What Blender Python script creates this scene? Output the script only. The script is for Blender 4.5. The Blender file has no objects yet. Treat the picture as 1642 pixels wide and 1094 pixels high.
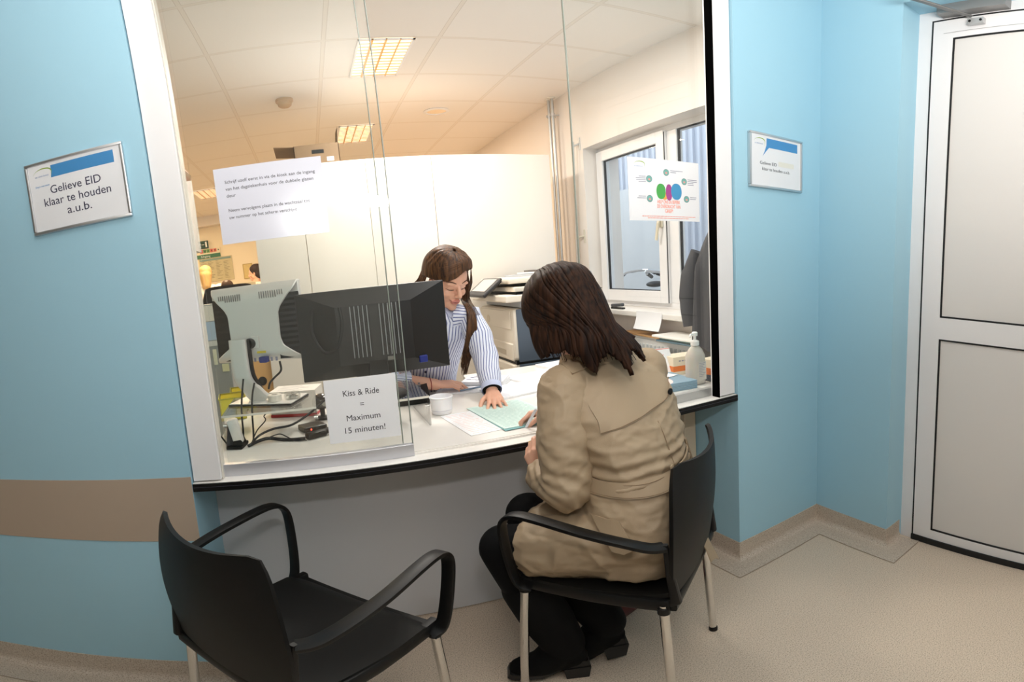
import bpy, bmesh, math, random
from mathutils import Vector, Matrix, noise
R = math.radians
PI = math.pi
random.seed(7)
SC = bpy.context.scene
COL = SC.collection

# ---------------------------------------------------------------- camera
cam_d = bpy.data.cameras.new('camera')
cam = bpy.data.objects.new('camera', cam_d)
COL.objects.link(cam)
_r = Vector((0.9298, -0.3610, -0.0718)).normalized()
_f = Vector((0.3502, 0.9272, -0.1319)).normalized()
_f = (_f - _r * _f.dot(_r)).normalized()
_u = _r.cross(_f)
cam.matrix_world = Matrix(((_r.x, _u.x, -_f.x, 0.400), (_r.y, _u.y, -_f.y, -1.4898), (_r.z, _u.z, -_f.z, 1.2862), (0, 0, 0, 1)))
cam_d.type = 'PANO'                       # very wide lens with curved horizontals, like the photograph
cam_d.clip_start = 0.02
cam_d.clip_end = 200
FPX = 874.4654
cam_d.panorama_type = 'EQUIRECTANGULAR'
cam_d.longitude_min, cam_d.longitude_max = -821 / FPX, 821 / FPX
cam_d.latitude_min, cam_d.latitude_max = -547 / FPX, 547 / FPX
SC.camera = cam

# ---------------------------------------------------------------- world, lights, exposure
world = bpy.data.worlds.new('overcast_sky')
SC.world = world
world.use_nodes = True
_bg = world.node_tree.nodes['Background']
_bg.inputs[0].default_value = (0.86, 0.92, 1.0, 1)
_bg.inputs[1].default_value = 3.6

def area(name, loc, sx, sy, energy, color, target=None, spread=None):
    d = bpy.data.lights.new(name, 'AREA')
    d.shape = 'RECTANGLE'; d.size = sx; d.size_y = sy; d.energy = energy; d.color = color
    if spread: d.spread = spread
    o = bpy.data.objects.new(name, d); COL.objects.link(o); o.location = loc
    if target is not None:
        o.rotation_euler = (Vector(target) - Vector(loc)).to_track_quat('-Z', 'Y').to_euler()
    return o

# flash bounced off the corridor ceiling above the photographer
area('bounced_flash', (0.80, -1.75, 1.80), 0.5, 0.4, 47, (1.0, 0.965, 0.925), (1.05, -1.45, 2.70))
# the flash itself, above the lens, tilted up
area('camera_flash', (0.46, -1.52, 1.66), 0.16, 0.12, 15, (1.0, 0.98, 0.96), (1.05, -0.35, 2.5))
OFFICE_LIGHTS_AND_FILL = [((0.955, 1.715), 34, (1.0, 0.95, 0.88)), ((1.555, 0.50), 17, (1.0, 0.96, 0.91)), ((0.955, 3.49), 34, (1.0, 0.84, 0.64)), ((-0.75, 5.52), 55, (1.0, 0.76, 0.48)),  # second entry is an added, unseen fill that whitens the near office
                 ((2.0, 5.5), 20, (1.0, 0.80, 0.56)), ((-2.2, 3.4), 45, (1.0, 0.78, 0.52)), ((-2.2, 7.2), 30, (1.0, 0.76, 0.48))]
for _l, _e, _c in OFFICE_LIGHTS_AND_FILL:
    area('office_lamp_or_fill', (_l[0], _l[1], 2.655), 0.28, 0.56, _e, _c)

SC.view_settings.view_transform = 'Standard'
SC.view_settings.look = 'None'
SC.view_settings.gamma = 1.0
SC.view_settings.use_curve_mapping = False
SC.view_settings.exposure = 0.0
SC.cycles.use_denoising = True
SC.cycles.max_bounces = 10
SC.cycles.transparent_max_bounces = 24
SC.cycles.sample_clamp_indirect = 6.0

# ---------------------------------------------------------------- materials
def s2l(c):
    c = c / 255.0
    return c / 12.92 if c <= 0.04045 else ((c + 0.055) / 1.055) ** 2.4
def rgb(r, g, b):
    return (s2l(r), s2l(g), s2l(b), 1.0)
def mat(name, col, rough=0.5, metal=0.0, bump=0.0, bscale=200.0, var=0.0, vscale=6.0, spec=None, coat=0.0, emit=0.0, sss=0.0):
    m = bpy.data.materials.new(name); m.use_nodes = True
    nt = m.node_tree; b = nt.nodes['Principled BSDF']
    b.inputs['Base Color'].default_value = col
    b.inputs['Roughness'].default_value = rough
    b.inputs['Metallic'].default_value = metal
    if spec is not None: b.inputs['Specular IOR Level'].default_value = spec
    if coat: b.inputs['Coat Weight'].default_value = coat
    if emit:
        b.inputs['Emission Color'].default_value = col; b.inputs['Emission Strength'].default_value = emit
    if sss:
        b.inputs['Subsurface Weight'].default_value = sss
        b.inputs['Subsurface Radius'].default_value = (0.02, 0.008, 0.004)
    if bump or var:
        tc = nt.nodes.new('ShaderNodeTexCoord')
    if bump:
        n = nt.nodes.new('ShaderNodeTexNoise'); n.inputs['Scale'].default_value = bscale; n.inputs['Detail'].default_value = 3
        nt.links.new(tc.outputs['Object'], n.inputs['Vector'])
        bp = nt.nodes.new('ShaderNodeBump'); bp.inputs['Strength'].default_value = bump; bp.inputs['Distance'].default_value = 0.002
        nt.links.new(n.outputs['Fac'], bp.inputs['Height']); nt.links.new(bp.outputs['Normal'], b.inputs['Normal'])
    if var:
        n2 = nt.nodes.new('ShaderNodeTexNoise'); n2.inputs['Scale'].default_value = vscale; n2.inputs['Detail'].default_value = 4
        nt.links.new(tc.outputs['Object'], n2.inputs['Vector'])
        mx = nt.nodes.new('ShaderNodeMix'); mx.data_type = 'RGBA'
        mx.inputs[6].default_value = tuple(c * (1 - var) for c in col[:3]) + (1,)
        mx.inputs[7].default_value = tuple(min(1, c * (1 + var)) for c in col[:3]) + (1,)
        nt.links.new(n2.outputs['Fac'], mx.inputs[0]); nt.links.new(mx.outputs[2], b.inputs['Base Color'])
    return m

def glass_mat(name, tint, refl=1.0, rough=0.0, haze=0.0):
    m = bpy.data.materials.new(name); m.use_nodes = True
    nt = m.node_tree; nt.nodes.clear()
    out = nt.nodes.new('ShaderNodeOutputMaterial'); tr = nt.nodes.new('ShaderNodeBsdfTransparent'); gl = nt.nodes.new('ShaderNodeBsdfGlossy')
    tr.inputs[0].default_value = tint; gl.inputs['Roughness'].default_value = rough
    fr = nt.nodes.new('ShaderNodeFresnel'); fr.inputs[0].default_value = 1.45
    ge = nt.nodes.new('ShaderNodeNewGeometry'); ior = nt.nodes.new('ShaderNodeMix'); ior.data_type = 'FLOAT'
    ior.inputs[2].default_value = 1.45; ior.inputs[3].default_value = 1 / 1.45
    nt.links.new(ge.outputs['Backfacing'], ior.inputs[0]); nt.links.new(ior.outputs[0], fr.inputs[0])
    mu = nt.nodes.new('ShaderNodeMath'); mu.operation = 'MULTIPLY'; mu.inputs[1].default_value = refl
    mx = nt.nodes.new('ShaderNodeMixShader')
    nt.links.new(fr.outputs[0], mu.inputs[0]); nt.links.new(mu.outputs[0], mx.inputs[0])
    nt.links.new(tr.outputs[0], mx.inputs[1]); nt.links.new(gl.outputs[0], mx.inputs[2])
    nt.links.new(mx.outputs[0], out.inputs[0])
    return m

M = {}
M['blue'] = mat('blue_wall_paint', rgb(161, 203, 221), 0.55, bump=0.12, bscale=350)
M['white_paint'] = mat('cream_wall_paint', rgb(232, 224, 217), 0.6, bump=0.1, bscale=300)
M['band'] = mat('taupe_wall_guard', rgb(178, 160, 142), 0.5, bump=0.08, bscale=600)
M['white_frame'] = mat('white_lacquer', rgb(234, 232, 232), 0.4)
M['black'] = mat('black_plastic', rgb(11, 10, 10), 0.45, spec=0.35)
M['black_flat'] = mat('black_felt', rgb(6, 6, 6), 0.95, spec=0.0)
M['black_soft'] = mat('black_matt_plastic', rgb(13, 12, 11), 0.5, spec=0.3, bump=0.25, bscale=900)
M['chrome'] = mat('chrome', (0.75, 0.74, 0.72, 1), 0.09, 1.0)
M['alu'] = mat('brushed_aluminium', (0.66, 0.66, 0.67, 1), 0.36, 1.0)
M['alu_dull'] = mat('dull_aluminium', (0.6, 0.6, 0.6, 1), 0.5, 0.8)
M['worktop'] = mat('white_laminate', rgb(236, 232, 226), 0.25)
M['panel'] = mat('light_grey_panel', rgb(196, 196, 198), 0.45)
M['paper'] = mat('white_paper', rgb(238, 238, 240), 0.6)
M['lamin'] = mat('laminated_paper', rgb(232, 232, 240), 0.18)
M['ink'] = mat('dark_blue_ink', rgb(40, 40, 72), 0.6)
M['ink_black'] = mat('black_ink', rgb(44, 42, 48), 0.6)
M['ink_grey'] = mat('grey_ink', rgb(140, 140, 160), 0.6)
M['ink_orange'] = mat('orange_ink', rgb(238, 112, 66), 0.6)
M['ink_pink'] = mat('pink_ink', rgb(226, 160, 150), 0.6)
M['sign_blue'] = mat('sign_blue', rgb(66, 142, 200), 0.5)
M['sign_green'] = mat('sign_green', rgb(150, 178, 60), 0.5)
M['glass'] = glass_mat('clear_glass', (0.982, 0.988, 0.982, 1), 0.8)
M['glass_edge'] = mat('green_glass_edge', rgb(150, 158, 150), 0.2)
M['window_glass'] = glass_mat('window_glass', (0.93, 0.96, 0.97, 1), 0.8)
M['acrylic'] = glass_mat('clear_acrylic', (0.95, 0.955, 0.95, 1), 1.6, 0.02)
M['silver'] = mat('silver_plastic', rgb(226, 223, 218), 0.35, 0.25)
M['wood'] = mat('birch_board', rgb(226, 178, 112), 0.5, var=0.1, vscale=14)
M['cabinet'] = mat('cabinet_white', rgb(238, 230, 218), 0.4)
M['cable'] = mat('cable_black', rgb(20, 18, 18), 0.5)
M['yellow'] = mat('yellow_plastic', rgb(238, 222, 70), 0.4)
M['cardboard'] = mat('cardboard', rgb(120, 96, 70), 0.7, var=0.1, vscale=20)
M['gasket'] = mat('black_rubber', rgb(10, 10, 12), 0.6)
M['galv'] = mat('galvanised_steel', (0.55, 0.56, 0.56, 1), 0.42, 0.9)

# ---------------------------------------------------------------- mesh helpers
class MB:
    def __init__(self): self.bm = bmesh.new()
    def box(self, lo, hi, rot=None, bev=0.0, at=None):
        lo = Vector(lo); hi = Vector(hi); c = (lo + hi) / 2; s = hi - lo
        t = bmesh.new(); bmesh.ops.create_cube(t, size=1.0)
        bmesh.ops.scale(t, vec=s, verts=t.verts)
        if bev > 0:
            bmesh.ops.bevel(t, geom=t.edges[:], offset=min(bev, min(s) * 0.49), segments=2, profile=0.5, affect='EDGES')
        if rot is not None: bmesh.ops.rotate(t, cent=(0, 0, 0), matrix=rot, verts=t.verts)
        bmesh.ops.translate(t, vec=c, verts=t.verts)
        self._add(t); return self
    def _add(self, t, mx=None):
        me = bpy.data.meshes.new('tmp'); t.to_mesh(me); t.free()
        if mx is not None: me.transform(mx)
        self.bm.from_mesh(me); bpy.data.meshes.remove(me)
    def quad(self, *p):
        self.bm.faces.new([self.bm.verts.new(q) for q in p]); return self
    def prism(self, pts, ext):
        ext = Vector(ext); a = [self.bm.verts.new(q) for q in pts]; b = [self.bm.verts.new(Vector(q) + ext) for q in pts]
        n = len(a); self.bm.faces.new(a[::-1]); self.bm.faces.new(b)
        for i in range(n): self.bm.faces.new((a[i], a[(i + 1) % n], b[(i + 1) % n], b[i]))
        return self
    def tube(self, pts, rad, n=10, cap=True, flat=None, up=None, side=None):
        """rad: number or list; flat=(w,h) gives a rounded-rectangle section instead."""
        pts = [Vector(p) for p in pts]; rings = []; m = len(pts)
        prev = None
        for i, p in enumerate(pts):
            d = (pts[min(i + 1, m - 1)] - pts[max(i - 1, 0)]).normalized()
            if side is not None:
                a = Vector(side); a = a - d * a.dot(d)
                if a.length < 1e-4: a = d.orthogonal()
                a.normalize()
            elif up is not None:
                u_ = Vector(up)
                a = d.cross(u_)
                if a.length < 1e-4: a = d.orthogonal()
                a.normalize()
            elif prev is None: a = d.orthogonal().normalized()
            else:
                a = prev - d * prev.dot(d)
                if a.length < 1e-5: a = d.orthogonal()
                a.normalize()
            prev = a; b = d.cross(a)
            r = rad[i] if isinstance(rad, (list, tuple)) else rad
            ring = []
            for k in range(n):
                t = 2 * PI * k / n; c, s = math.cos(t), math.sin(t)
                if flat:
                    fw, fh = flat[i] if isinstance(flat, list) else flat
                    e = 0.45
                    q = a * (math.copysign(abs(c) ** e, c) * fw / 2) + b * (math.copysign(abs(s) ** e, s) * fh / 2)
                else: q = a * (c * r) + b * (s * r)
                ring.append(self.bm.verts.new(p + q))
            rings.append(ring)
        for i in range(m - 1):
            for k in range(n):
                self.bm.faces.new((rings[i][k], rings[i][(k + 1) % n], rings[i + 1][(k + 1) % n], rings[i + 1][k]))
        if cap:
            self.bm.faces.new(rings[0][::-1]); self.bm.faces.new(rings[-1])
        return self
    def cyl(self, a, b, r, n=16): return self.tube([a, b], r, n)
    def lathe(self, prof, loc=(0, 0, 0), n=28, rot=None):
        t = bmesh.new(); rings = []
        for r, z in prof:
            rings.append([t.verts.new((r * math.cos(2 * PI * k / n), r * math.sin(2 * PI * k / n), z)) for k in range(n)])
        for i in range(len(prof) - 1):
            for k in range(n): t.faces.new((rings[i][k], rings[i][(k + 1) % n], rings[i + 1][(k + 1) % n], rings[i + 1][k]))
        if prof[0][0] > 1e-6: t.faces.new(rings[0][::-1])
        if prof[-1][0] > 1e-6: t.faces.new(rings[-1])
        if rot is not None: bmesh.ops.rotate(t, cent=(0, 0, 0), matrix=rot, verts=t.verts)
        bmesh.ops.translate(t, vec=loc, verts=t.verts)
        self._add(t); return self
    def sphere(self, c, s, u=20, v=12, rot=None):
        t = bmesh.new(); bmesh.ops.create_uvsphere(t, u_segments=u, v_segments=v, radius=1.0)
        bmesh.ops.scale(t, vec=s if hasattr(s, '__len__') else (s, s, s), verts=t.verts)
        if rot is not None: bmesh.ops.rotate(t, cent=(0, 0, 0), matrix=rot, verts=t.verts)
        bmesh.ops.translate(t, vec=c, verts=t.verts); self._add(t); return self
    def grid(self, rows):
        vs = [[self.bm.verts.new(p) for p in row] for row in rows]
        for i in range(len(vs) - 1):
            for j in range(len(vs[0]) - 1):
                self.bm.faces.new((vs[i][j], vs[i][j + 1], vs[i + 1][j + 1], vs[i + 1][j]))
        return self
    def shell(self, rows, th):
        """closed plate: rows of points thickened against their normals"""
        n, m = len(rows), len(rows[0]); P = [[Vector(p) for p in r] for r in rows]
        def nr(i, j):
            a = P[min(i + 1, n - 1)][j] - P[max(i - 1, 0)][j]; b = P[i][min(j + 1, m - 1)] - P[i][max(j - 1, 0)]
            c = a.cross(b); return c.normalized() if c.length > 1e-9 else Vector((0, 0, 1))
        A = [[self.bm.verts.new(P[i][j]) for j in range(m)] for i in range(n)]
        B = [[self.bm.verts.new(P[i][j] - nr(i, j) * th) for j in range(m)] for i in range(n)]
        for i in range(n - 1):
            for j in range(m - 1):
                self.bm.faces.new((A[i][j], A[i][j + 1], A[i + 1][j + 1], A[i + 1][j])); self.bm.faces.new((B[i][j], B[i + 1][j], B[i + 1][j + 1], B[i][j + 1]))
        for i in range(n - 1):
            self.bm.faces.new((A[i][0], A[i + 1][0], B[i + 1][0], B[i][0])); self.bm.faces.new((A[i][-1], B[i][-1], B[i + 1][-1], A[i + 1][-1]))
        for j in range(m - 1):
            self.bm.faces.new((A[0][j], B[0][j], B[0][j + 1], A[0][j + 1])); self.bm.faces.new((A[-1][j], A[-1][j + 1], B[-1][j + 1], B[-1][j]))
        return self
    def build(self, name, material, parent=None, smooth=False, keep_world=True, recalc=True, angle=40):
        bm = self.bm
        bmesh.ops.remove_doubles(bm, verts=bm.verts, dist=1e-6)
        if recalc: bmesh.ops.recalc_face_normals(bm, faces=bm.faces)
        me = bpy.data.meshes.new(name); bm.to_mesh(me); bm.free()
        if material is not None:
            for mm in (material if isinstance(material, (list, tuple)) else [material]): me.materials.append(mm)
        if smooth:
            for p in me.polygons: p.use_smooth = True
            me.set_sharp_from_angle(angle=R(angle))
        o = bpy.data.objects.new(name, me); COL.objects.link(o)
        if parent is not None: put(o, parent)
        return o

def put(o, parent):
    """parent o, whose mesh is in the same frame as the world, under parent (parents carry translation and z turn)"""
    o.parent = parent
    o.matrix_parent_inverse = parent.matrix_world.inverted() if not parent.get('_local') else Matrix.Identity(4)
def tag(o, label=None, cat=None, group=None, kind=None):
    if label: o['label'] = label
    if cat: o['category'] = cat
    if group: o['group'] = group
    if kind: o['kind'] = kind
    return o
def thing(name, label, cat, loc=(0, 0, 0), rz=0.0, group=None, kind=None):
    o = bpy.data.objects.new(name, None); COL.objects.link(o)
    o.empty_display_size = 0.05
    o.matrix_world = Matrix.Translation(Vector(loc)) @ Matrix.Rotation(rz, 4, 'Z')
    o.location = loc; o.rotation_euler = (0, 0, rz)
    tag(o, label, cat, group, kind)
    return o
def struct(name, mb, material, label=None, smooth=False, parent=None):
    o = mb.build(name, material, parent, smooth)
    if parent is None: o['kind'] = 'structure'
    if label: o['label'] = label
    return o
def rotm(ax, deg): return Matrix.Rotation(R(deg), 3, ax)
def bez(p0, p1, p2, p3, n=12):
    out = []
    for i in range(n + 1):
        t = i / n; s = 1 - t
        out.append(Vector(p0) * s ** 3 + Vector(p1) * 3 * s * s * t + Vector(p2) * 3 * s * t * t + Vector(p3) * t ** 3)
    return out
def spline(pts, n=6):
    """Catmull-Rom through pts"""
    P = [Vector(p) for p in pts]; P = [P[0] * 2 - P[1]] + P + [P[-1] * 2 - P[-2]]
    out = []
    for i in range(1, len(P) - 2):
        for k in range(n):
            t = k / n; a, b, c, d = P[i - 1], P[i], P[i + 1], P[i + 2]
            out.append(0.5 * ((2 * b) + (c - a) * t + (2 * a - 5 * b + 4 * c - d) * t * t + (3 * b - a - 3 * c + d) * t ** 3))
    out.append(P[-2]); return out
_FONT_CACHE = {}
def text_mesh(body, size, align='LEFT', spacing=1.0, extrude=0.0002, line=1.0, width=None, bold=0.0):
    cu = bpy.data.curves.new('txt', 'FONT'); cu.body = body; cu.size = size; cu.align_x = align; cu.space_line = line
    cu.space_character = spacing; cu.extrude = extrude; cu.resolution_u = 3; cu.offset = bold
    o = bpy.data.objects.new('txt', cu); COL.objects.link(o)
    dg = bpy.context.evaluated_depsgraph_get()
    me = bpy.data.meshes.new_from_object(o.evaluated_get(dg))
    bpy.data.objects.remove(o); bpy.data.curves.remove(cu)
    if width and me.vertices:
        xs = [v.co.x for v in me.vertices]; w = max(xs) - min(xs)
        if w > 1e-6: me.transform(Matrix.Scale(width / w, 4, (1, 0, 0)))
    return me
def text(name, body, size, mx, material, parent, align='LEFT', **kw):
    me = text_mesh(body, size, align, **kw); me.transform(mx); me.materials.append(material)
    o = bpy.data.objects.new(name, me); COL.objects.link(o)
    put(o, parent)
    return o
def plane_mx(origin, right, up):
    """matrix that puts x along right, y along up, z out of the page"""
    r_ = Vector(right).normalized(); u_ = Vector(up).normalized(); n_ = r_.cross(u_)
    m = Matrix((( r_.x, u_.x, n_.x, origin[0]), (r_.y, u_.y, n_.y, origin[1]), (r_.z, u_.z, n_.z, origin[2]), (0, 0, 0, 1)))
    return m
# ================================================================ the setting
W = 1.8657; XC = 2.3875; XD = 2.524; YR = -0.4108; AD = 0.1; ZH = 2.75
HC = 0.7573; TC = 0.024
# speckled linoleum
def lino():
    m = bpy.data.materials.new('speckled_linoleum'); m.use_nodes = True; nt = m.node_tree; b = nt.nodes['Principled BSDF']
    b.inputs['Roughness'].default_value = 0.42
    tc = nt.nodes.new('ShaderNodeTexCoord')
    n = nt.nodes.new('ShaderNodeTexNoise'); n.inputs['Scale'].default_value = 260; n.inputs['Detail'].default_value = 4; n.inputs['Roughness'].default_value = 0.7
    n3 = nt.nodes.new('ShaderNodeTexNoise'); n3.inputs['Scale'].default_value = 2.2; n3.inputs['Detail'].default_value = 3
    r = nt.nodes.new('ShaderNodeValToRGB')
    r.color_ramp.elements[0].position = 0.36; r.color_ramp.elements[0].color = rgb(150, 132, 112)
    r.color_ramp.elements[1].position = 0.5; r.color_ramp.elements[1].color = rgb(214, 195, 174)
    e = r.color_ramp.elements.new(0.62); e.color = rgb(222, 205, 186)
    mx = nt.nodes.new('ShaderNodeMix'); mx.data_type = 'RGBA'; mx.blend_type = 'MULTIPLY'; mx.inputs[0].default_value = 0.25
    r2 = nt.nodes.new('ShaderNodeValToRGB'); r2.color_ramp.elements[0].color = (0.8, 0.8, 0.8, 1); r2.color_ramp.elements[1].color = (1, 1, 1, 1)
    nt.links.new(tc.outputs['Object'], n.inputs['Vector']); nt.links.new(tc.outputs['Object'], n3.inputs['Vector'])
    nt.links.new(n.outputs['Fac'], r.inputs[0]); nt.links.new(n3.outputs['Fac'], r2.inputs[0])
    nt.links.new(r.outputs[0], mx.inputs[6]); nt.links.new(r2.outputs[0], mx.inputs[7])
    nt.links.new(mx.outputs[2], b.inputs['Base Color'])
    return m
M['lino'] = lino()
def ceiling_mat():
    m = bpy.data.materials.new('ceiling_tiles'); m.use_nodes = True; nt = m.node_tree; b = nt.nodes['Principled BSDF']
    b.inputs['Roughness'].default_value = 0.8
    tc = nt.nodes.new('ShaderNodeTexCoord'); sp = nt.nodes.new('ShaderNodeSeparateXYZ'); nt.links.new(tc.outputs['Object'], sp.inputs[0])
    def mth(op, a, bb):
        q = nt.nodes.new('ShaderNodeMath'); q.operation = op
        for i, v in enumerate((a, bb)):
            if v is None: continue
            if isinstance(v, (int, float)): q.inputs[i].default_value = v
            else: nt.links.new(v, q.inputs[i])
        return q.outputs[0]
    def dist(out, off):
        t = mth('SUBTRACT', out, off); t = mth('DIVIDE', t, 0.6); t = mth('FRACT', t, None); t = mth('SUBTRACT', t, 0.5); t = mth('ABSOLUTE', t, None); return mth('MULTIPLY', t, 0.6)   # 0.3 on a line
    dx = dist(sp.outputs[0], 0.031 + 0.0); dy = dist(sp.outputs[1], 1.414)
    # within 12 mm of a line is the T-bar; thin grooves at its edges, their shadow line put into the colour
    bar = mth('MAXIMUM', mth('GREATER_THAN', dx, 0.288), mth('GREATER_THAN', dy, 0.288))
    inner = mth('MAXIMUM', mth('GREATER_THAN', dx, 0.2905), mth('GREATER_THAN', dy, 0.2905))
    gr = mth('SUBTRACT', bar, inner)
    mx = nt.nodes.new('ShaderNodeMix'); mx.data_type = 'RGBA'
    mx.inputs[6].default_value = rgb(236, 230, 224); mx.inputs[7].default_value = rgb(231, 223, 214)
    nt.links.new(bar, mx.inputs[0])
    m2 = nt.nodes.new('ShaderNodeMix'); m2.data_type = 'RGBA'; m2.inputs[7].default_value = rgb(208, 198, 187)
    nt.links.new(gr, m2.inputs[0]); nt.links.new(mx.outputs[2], m2.inputs[6]); nt.links.new(m2.outputs[2], b.inputs['Base Color'])
    return m
M['ceil'] = ceiling_mat()
M['ceil_plain'] = mat('white_ceiling', rgb(235, 233, 230), 0.8)

struct('floor', MB().box((-4.2, -3.6, -0.05), (4.2, 8.9, 0)), M['lino'], 'beige speckled linoleum floor')
struct('ceiling', MB().box((-4.2, 0.11, 2.683), (2.7, 8.9, 2.74)), M['ceil'], 'office ceiling of square white tiles')
struct('ceiling_corridor', MB().box((-4.2, -3.6, 2.70), (4.2, 0.11, 2.76)), M['ceil_plain'], 'white corridor ceiling')

# blue partition wall with the reception opening
struct('wall_left', MB().box((-4.2, 0, 0), (0, 0.11, ZH)), M['blue'], 'light blue wall left of the reception window')
struct('wall_right', MB().box((W, 0, 0), (XC + 0.02, 0.11, ZH)), M['blue'], 'light blue wall right of the reception window')
struct('wall_left_base', MB().box((-4.2, 0.11, 0), (0, 0.30, HC - TC)), M['blue'], 'light blue reveal left of the knee space under the counter')
struct('wall_right_base', MB().box((W, 0.11, 0), (XC + 0.017, 0.30, HC - TC)), M['blue'], 'light blue reveal right of the knee space under the counter')
struct('wall_lintel', MB().box((0, 0.0, 2.50), (W, 0.11, ZH)), M['blue'], 'light blue wall above the reception window')
struct('trim_1', MB().box((-4.2, -0.003, 0.5705), (-0.001, 0, 0.7804)), M['band'], 'taupe wall guard band on the left wall')

def skirting(name, path, inner, label, h=0.09, out=0.105):
    """coved linoleum skirting along a path of (x, y) corners; inner = side of the floor (+1 left of travel, -1 right)"""
    prof = [(0.0, h), (0.003, h), (0.003, 0.034)]
    for k in range(1, 7):
        a = k / 6 * PI / 2; prof.append((0.003 + 0.03 * (1 - math.cos(a)), 0.034 - 0.031 * math.sin(a)))
    prof += [(out, 0.0025), (out, 0.0)]
    P = [Vector((x, y, 0)) for x, y in path]; rows = []
    for i, p in enumerate(P):
        dirs = []
        if i > 0: dirs.append((P[i] - P[i - 1]).normalized())
        if i < len(P) - 1: dirs.append((P[i + 1] - P[i]).normalized())
        ns = [Vector((-d.y, d.x, 0)) * inner for d in dirs]
        if len(ns) == 1: nn = ns[0]
        else:
            nn = (ns[0] + ns[1]); nn = nn / max(0.2, nn.dot(ns[0]))
        rows.append([p + nn * a + Vector((0, 0, z)) for a, z in prof])
    mb = MB(); mb.grid(rows)
    # dark weld seam where it meets the floor
    o = struct(name, mb, M['skirt'], label, smooth=True)
    sm = MB(); rr = []
    for i, p in enumerate(P):
        a = rows[i][-2]; b_ = rows[i][0]; d = Vector((a.x - b_.x, a.y - b_.y, 0)); L = d.length; d = d / L * (L / out)
        q = Vector((P[i].x, P[i].y, 0)); rr.append([q + d * (out - 0.001) + Vector((0, 0, 0.0027)), q + d * (out + 0.0035) + Vector((0, 0, 0.0014))])
    sm.grid(rr); s = sm.build('weld_seam', M['seam'], o)
    return o
M['seam'] = mat('weld_seam', rgb(150, 132, 112), 0.5)
def skirt_mat():
    m = M['lino'].copy(); m.name = 'skirting_linoleum'
    for n in m.node_tree.nodes:
        if n.type == 'VALTORGB' and len(n.color_ramp.elements) == 3:
            n.color_ramp.elements[0].color = rgb(146, 130, 114); n.color_ramp.elements[1].color = rgb(198, 183, 166); n.color_ramp.elements[2].color = rgb(206, 193, 178)
    return m
M['skirt'] = skirt_mat()
skirting('baseboard_left', [(-4.2, 0), (0, 0), (0, 0.285)], -1, 'coved grey-beige skirting under the left wall')
skirting('baseboard_right', [(W, 0.285), (W, 0), (XC, 0), (XC + AD * YR, YR), (XD + AD * YR - 0.02, YR)], -1, 'coved grey-beige skirting in the right corner')

# right-hand wall with the door recess
def dw(x, y): return (x + AD * y, y)          # the door wall is not quite square to the corridor
YD0, YD1 = YR, -1.62
mb = MB()
mb.prism([dw(XC, 0.02) + (0,), dw(XC, YR) + (0,), dw(XD + 0.10, YR) + (0,), dw(XD + 0.10, 0.02) + (0,)], (0, 0, ZH))
mb.prism([dw(XC, YR) + (2.425,), dw(XC, YD1) + (2.425,), dw(XD + 0.10, YD1) + (2.425,), dw(XD + 0.10, YR) + (2.425,)], (0, 0, ZH - 2.425))
mb.prism([dw(XC, YD1) + (0,), dw(XC, -3.6) + (0,), dw(XD + 0.10, -3.6) + (0,), dw(XD + 0.10, YD1) + (0,)], (0, 0, ZH))
struct('wall_door', mb, M['blue'], 'light blue wall around the door recess')
struct('wall_back', MB().box((-4.2, -3.7, 0), (4.2, -3.6, ZH)), M['white_paint'], 'corridor wall behind the photographer')
struct('wall_end', MB().box((-4.3, -3.6, 0), (-4.2, 8.9, ZH)), M['white_paint'], 'far left end wall')

# the door: frame, leaf of white profiles with two panels and black gaskets
_dr = Vector((AD, 1, 0)).normalized()                 # along the door wall, away from the camera
_dn = Vector((-1, AD, 0)).normalized()                # out of the door wall towards the corridor
def dpt(x, y, z): q = dw(x, y); return Vector((q[0], q[1], z))
def dbox(mb, y0, y1, z0, z1, d0, d1):
    """box on the door plane: y along the wall, d = distance in front of the plane x = XD"""
    ps = [dpt(XD, y0, z0) + _dn * d0, dpt(XD, y1, z0) + _dn * d0, dpt(XD, y1, z0) + _dn * d1, dpt(XD, y0, z0) + _dn * d1]
    return mb.prism(ps, (0, 0, z1 - z0))
door = bpy.data.objects.new('door_1', None); COL.objects.link(door); door.location = (XD + AD * -1.0, -1.0, 0); door.matrix_world = Matrix.Translation(door.location)
tag(door, 'white panelled door in the recess of the right-hand wall', None, None, 'structure')
YL0 = -0.4731; YL1 = -1.52; ZT = 2.372
mb = MB(); dbox(mb, YR, YL0, 0, 2.425, -0.06, 0.0); dbox(mb, YL1, YD1, 0, 2.425, -0.06, 0.0); dbox(mb, YL0, YL1, ZT, 2.425, -0.06, 0.0)
mb.build('door_frame', M['white_frame'], door)
mb = MB(); dbox(mb, YL0 + 0.001, YL0 - 0.0065, 0.005, ZT + 0.003, -0.03, 0.0025); dbox(mb, YL0, YL1, ZT - 0.0045, ZT + 0.003, -0.03, 0.0025)
mb.build('frame_gasket', M['gasket'], door)
YP0, YP1 = -0.568, -1.42
mb = MB()
dbox(mb, YL0 - 0.007, YP0, 0.012, ZT - 0.005, -0.05, 0.003); dbox(mb, YP1, YL1 + 0.003, 0.012, ZT - 0.003, -0.05, 0.003)
dbox(mb, YP0, YP1, 2.275, ZT - 0.005, -0.05, 0.003); dbox(mb, YP0, YP1, 0.965, 1.055, -0.05, 0.003); dbox(mb, YP0, YP1, -0.0 + 0.012, 0.075, -0.05, 0.003)
leaf = mb.build('door_leaf', M['white_frame'], door)
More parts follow.
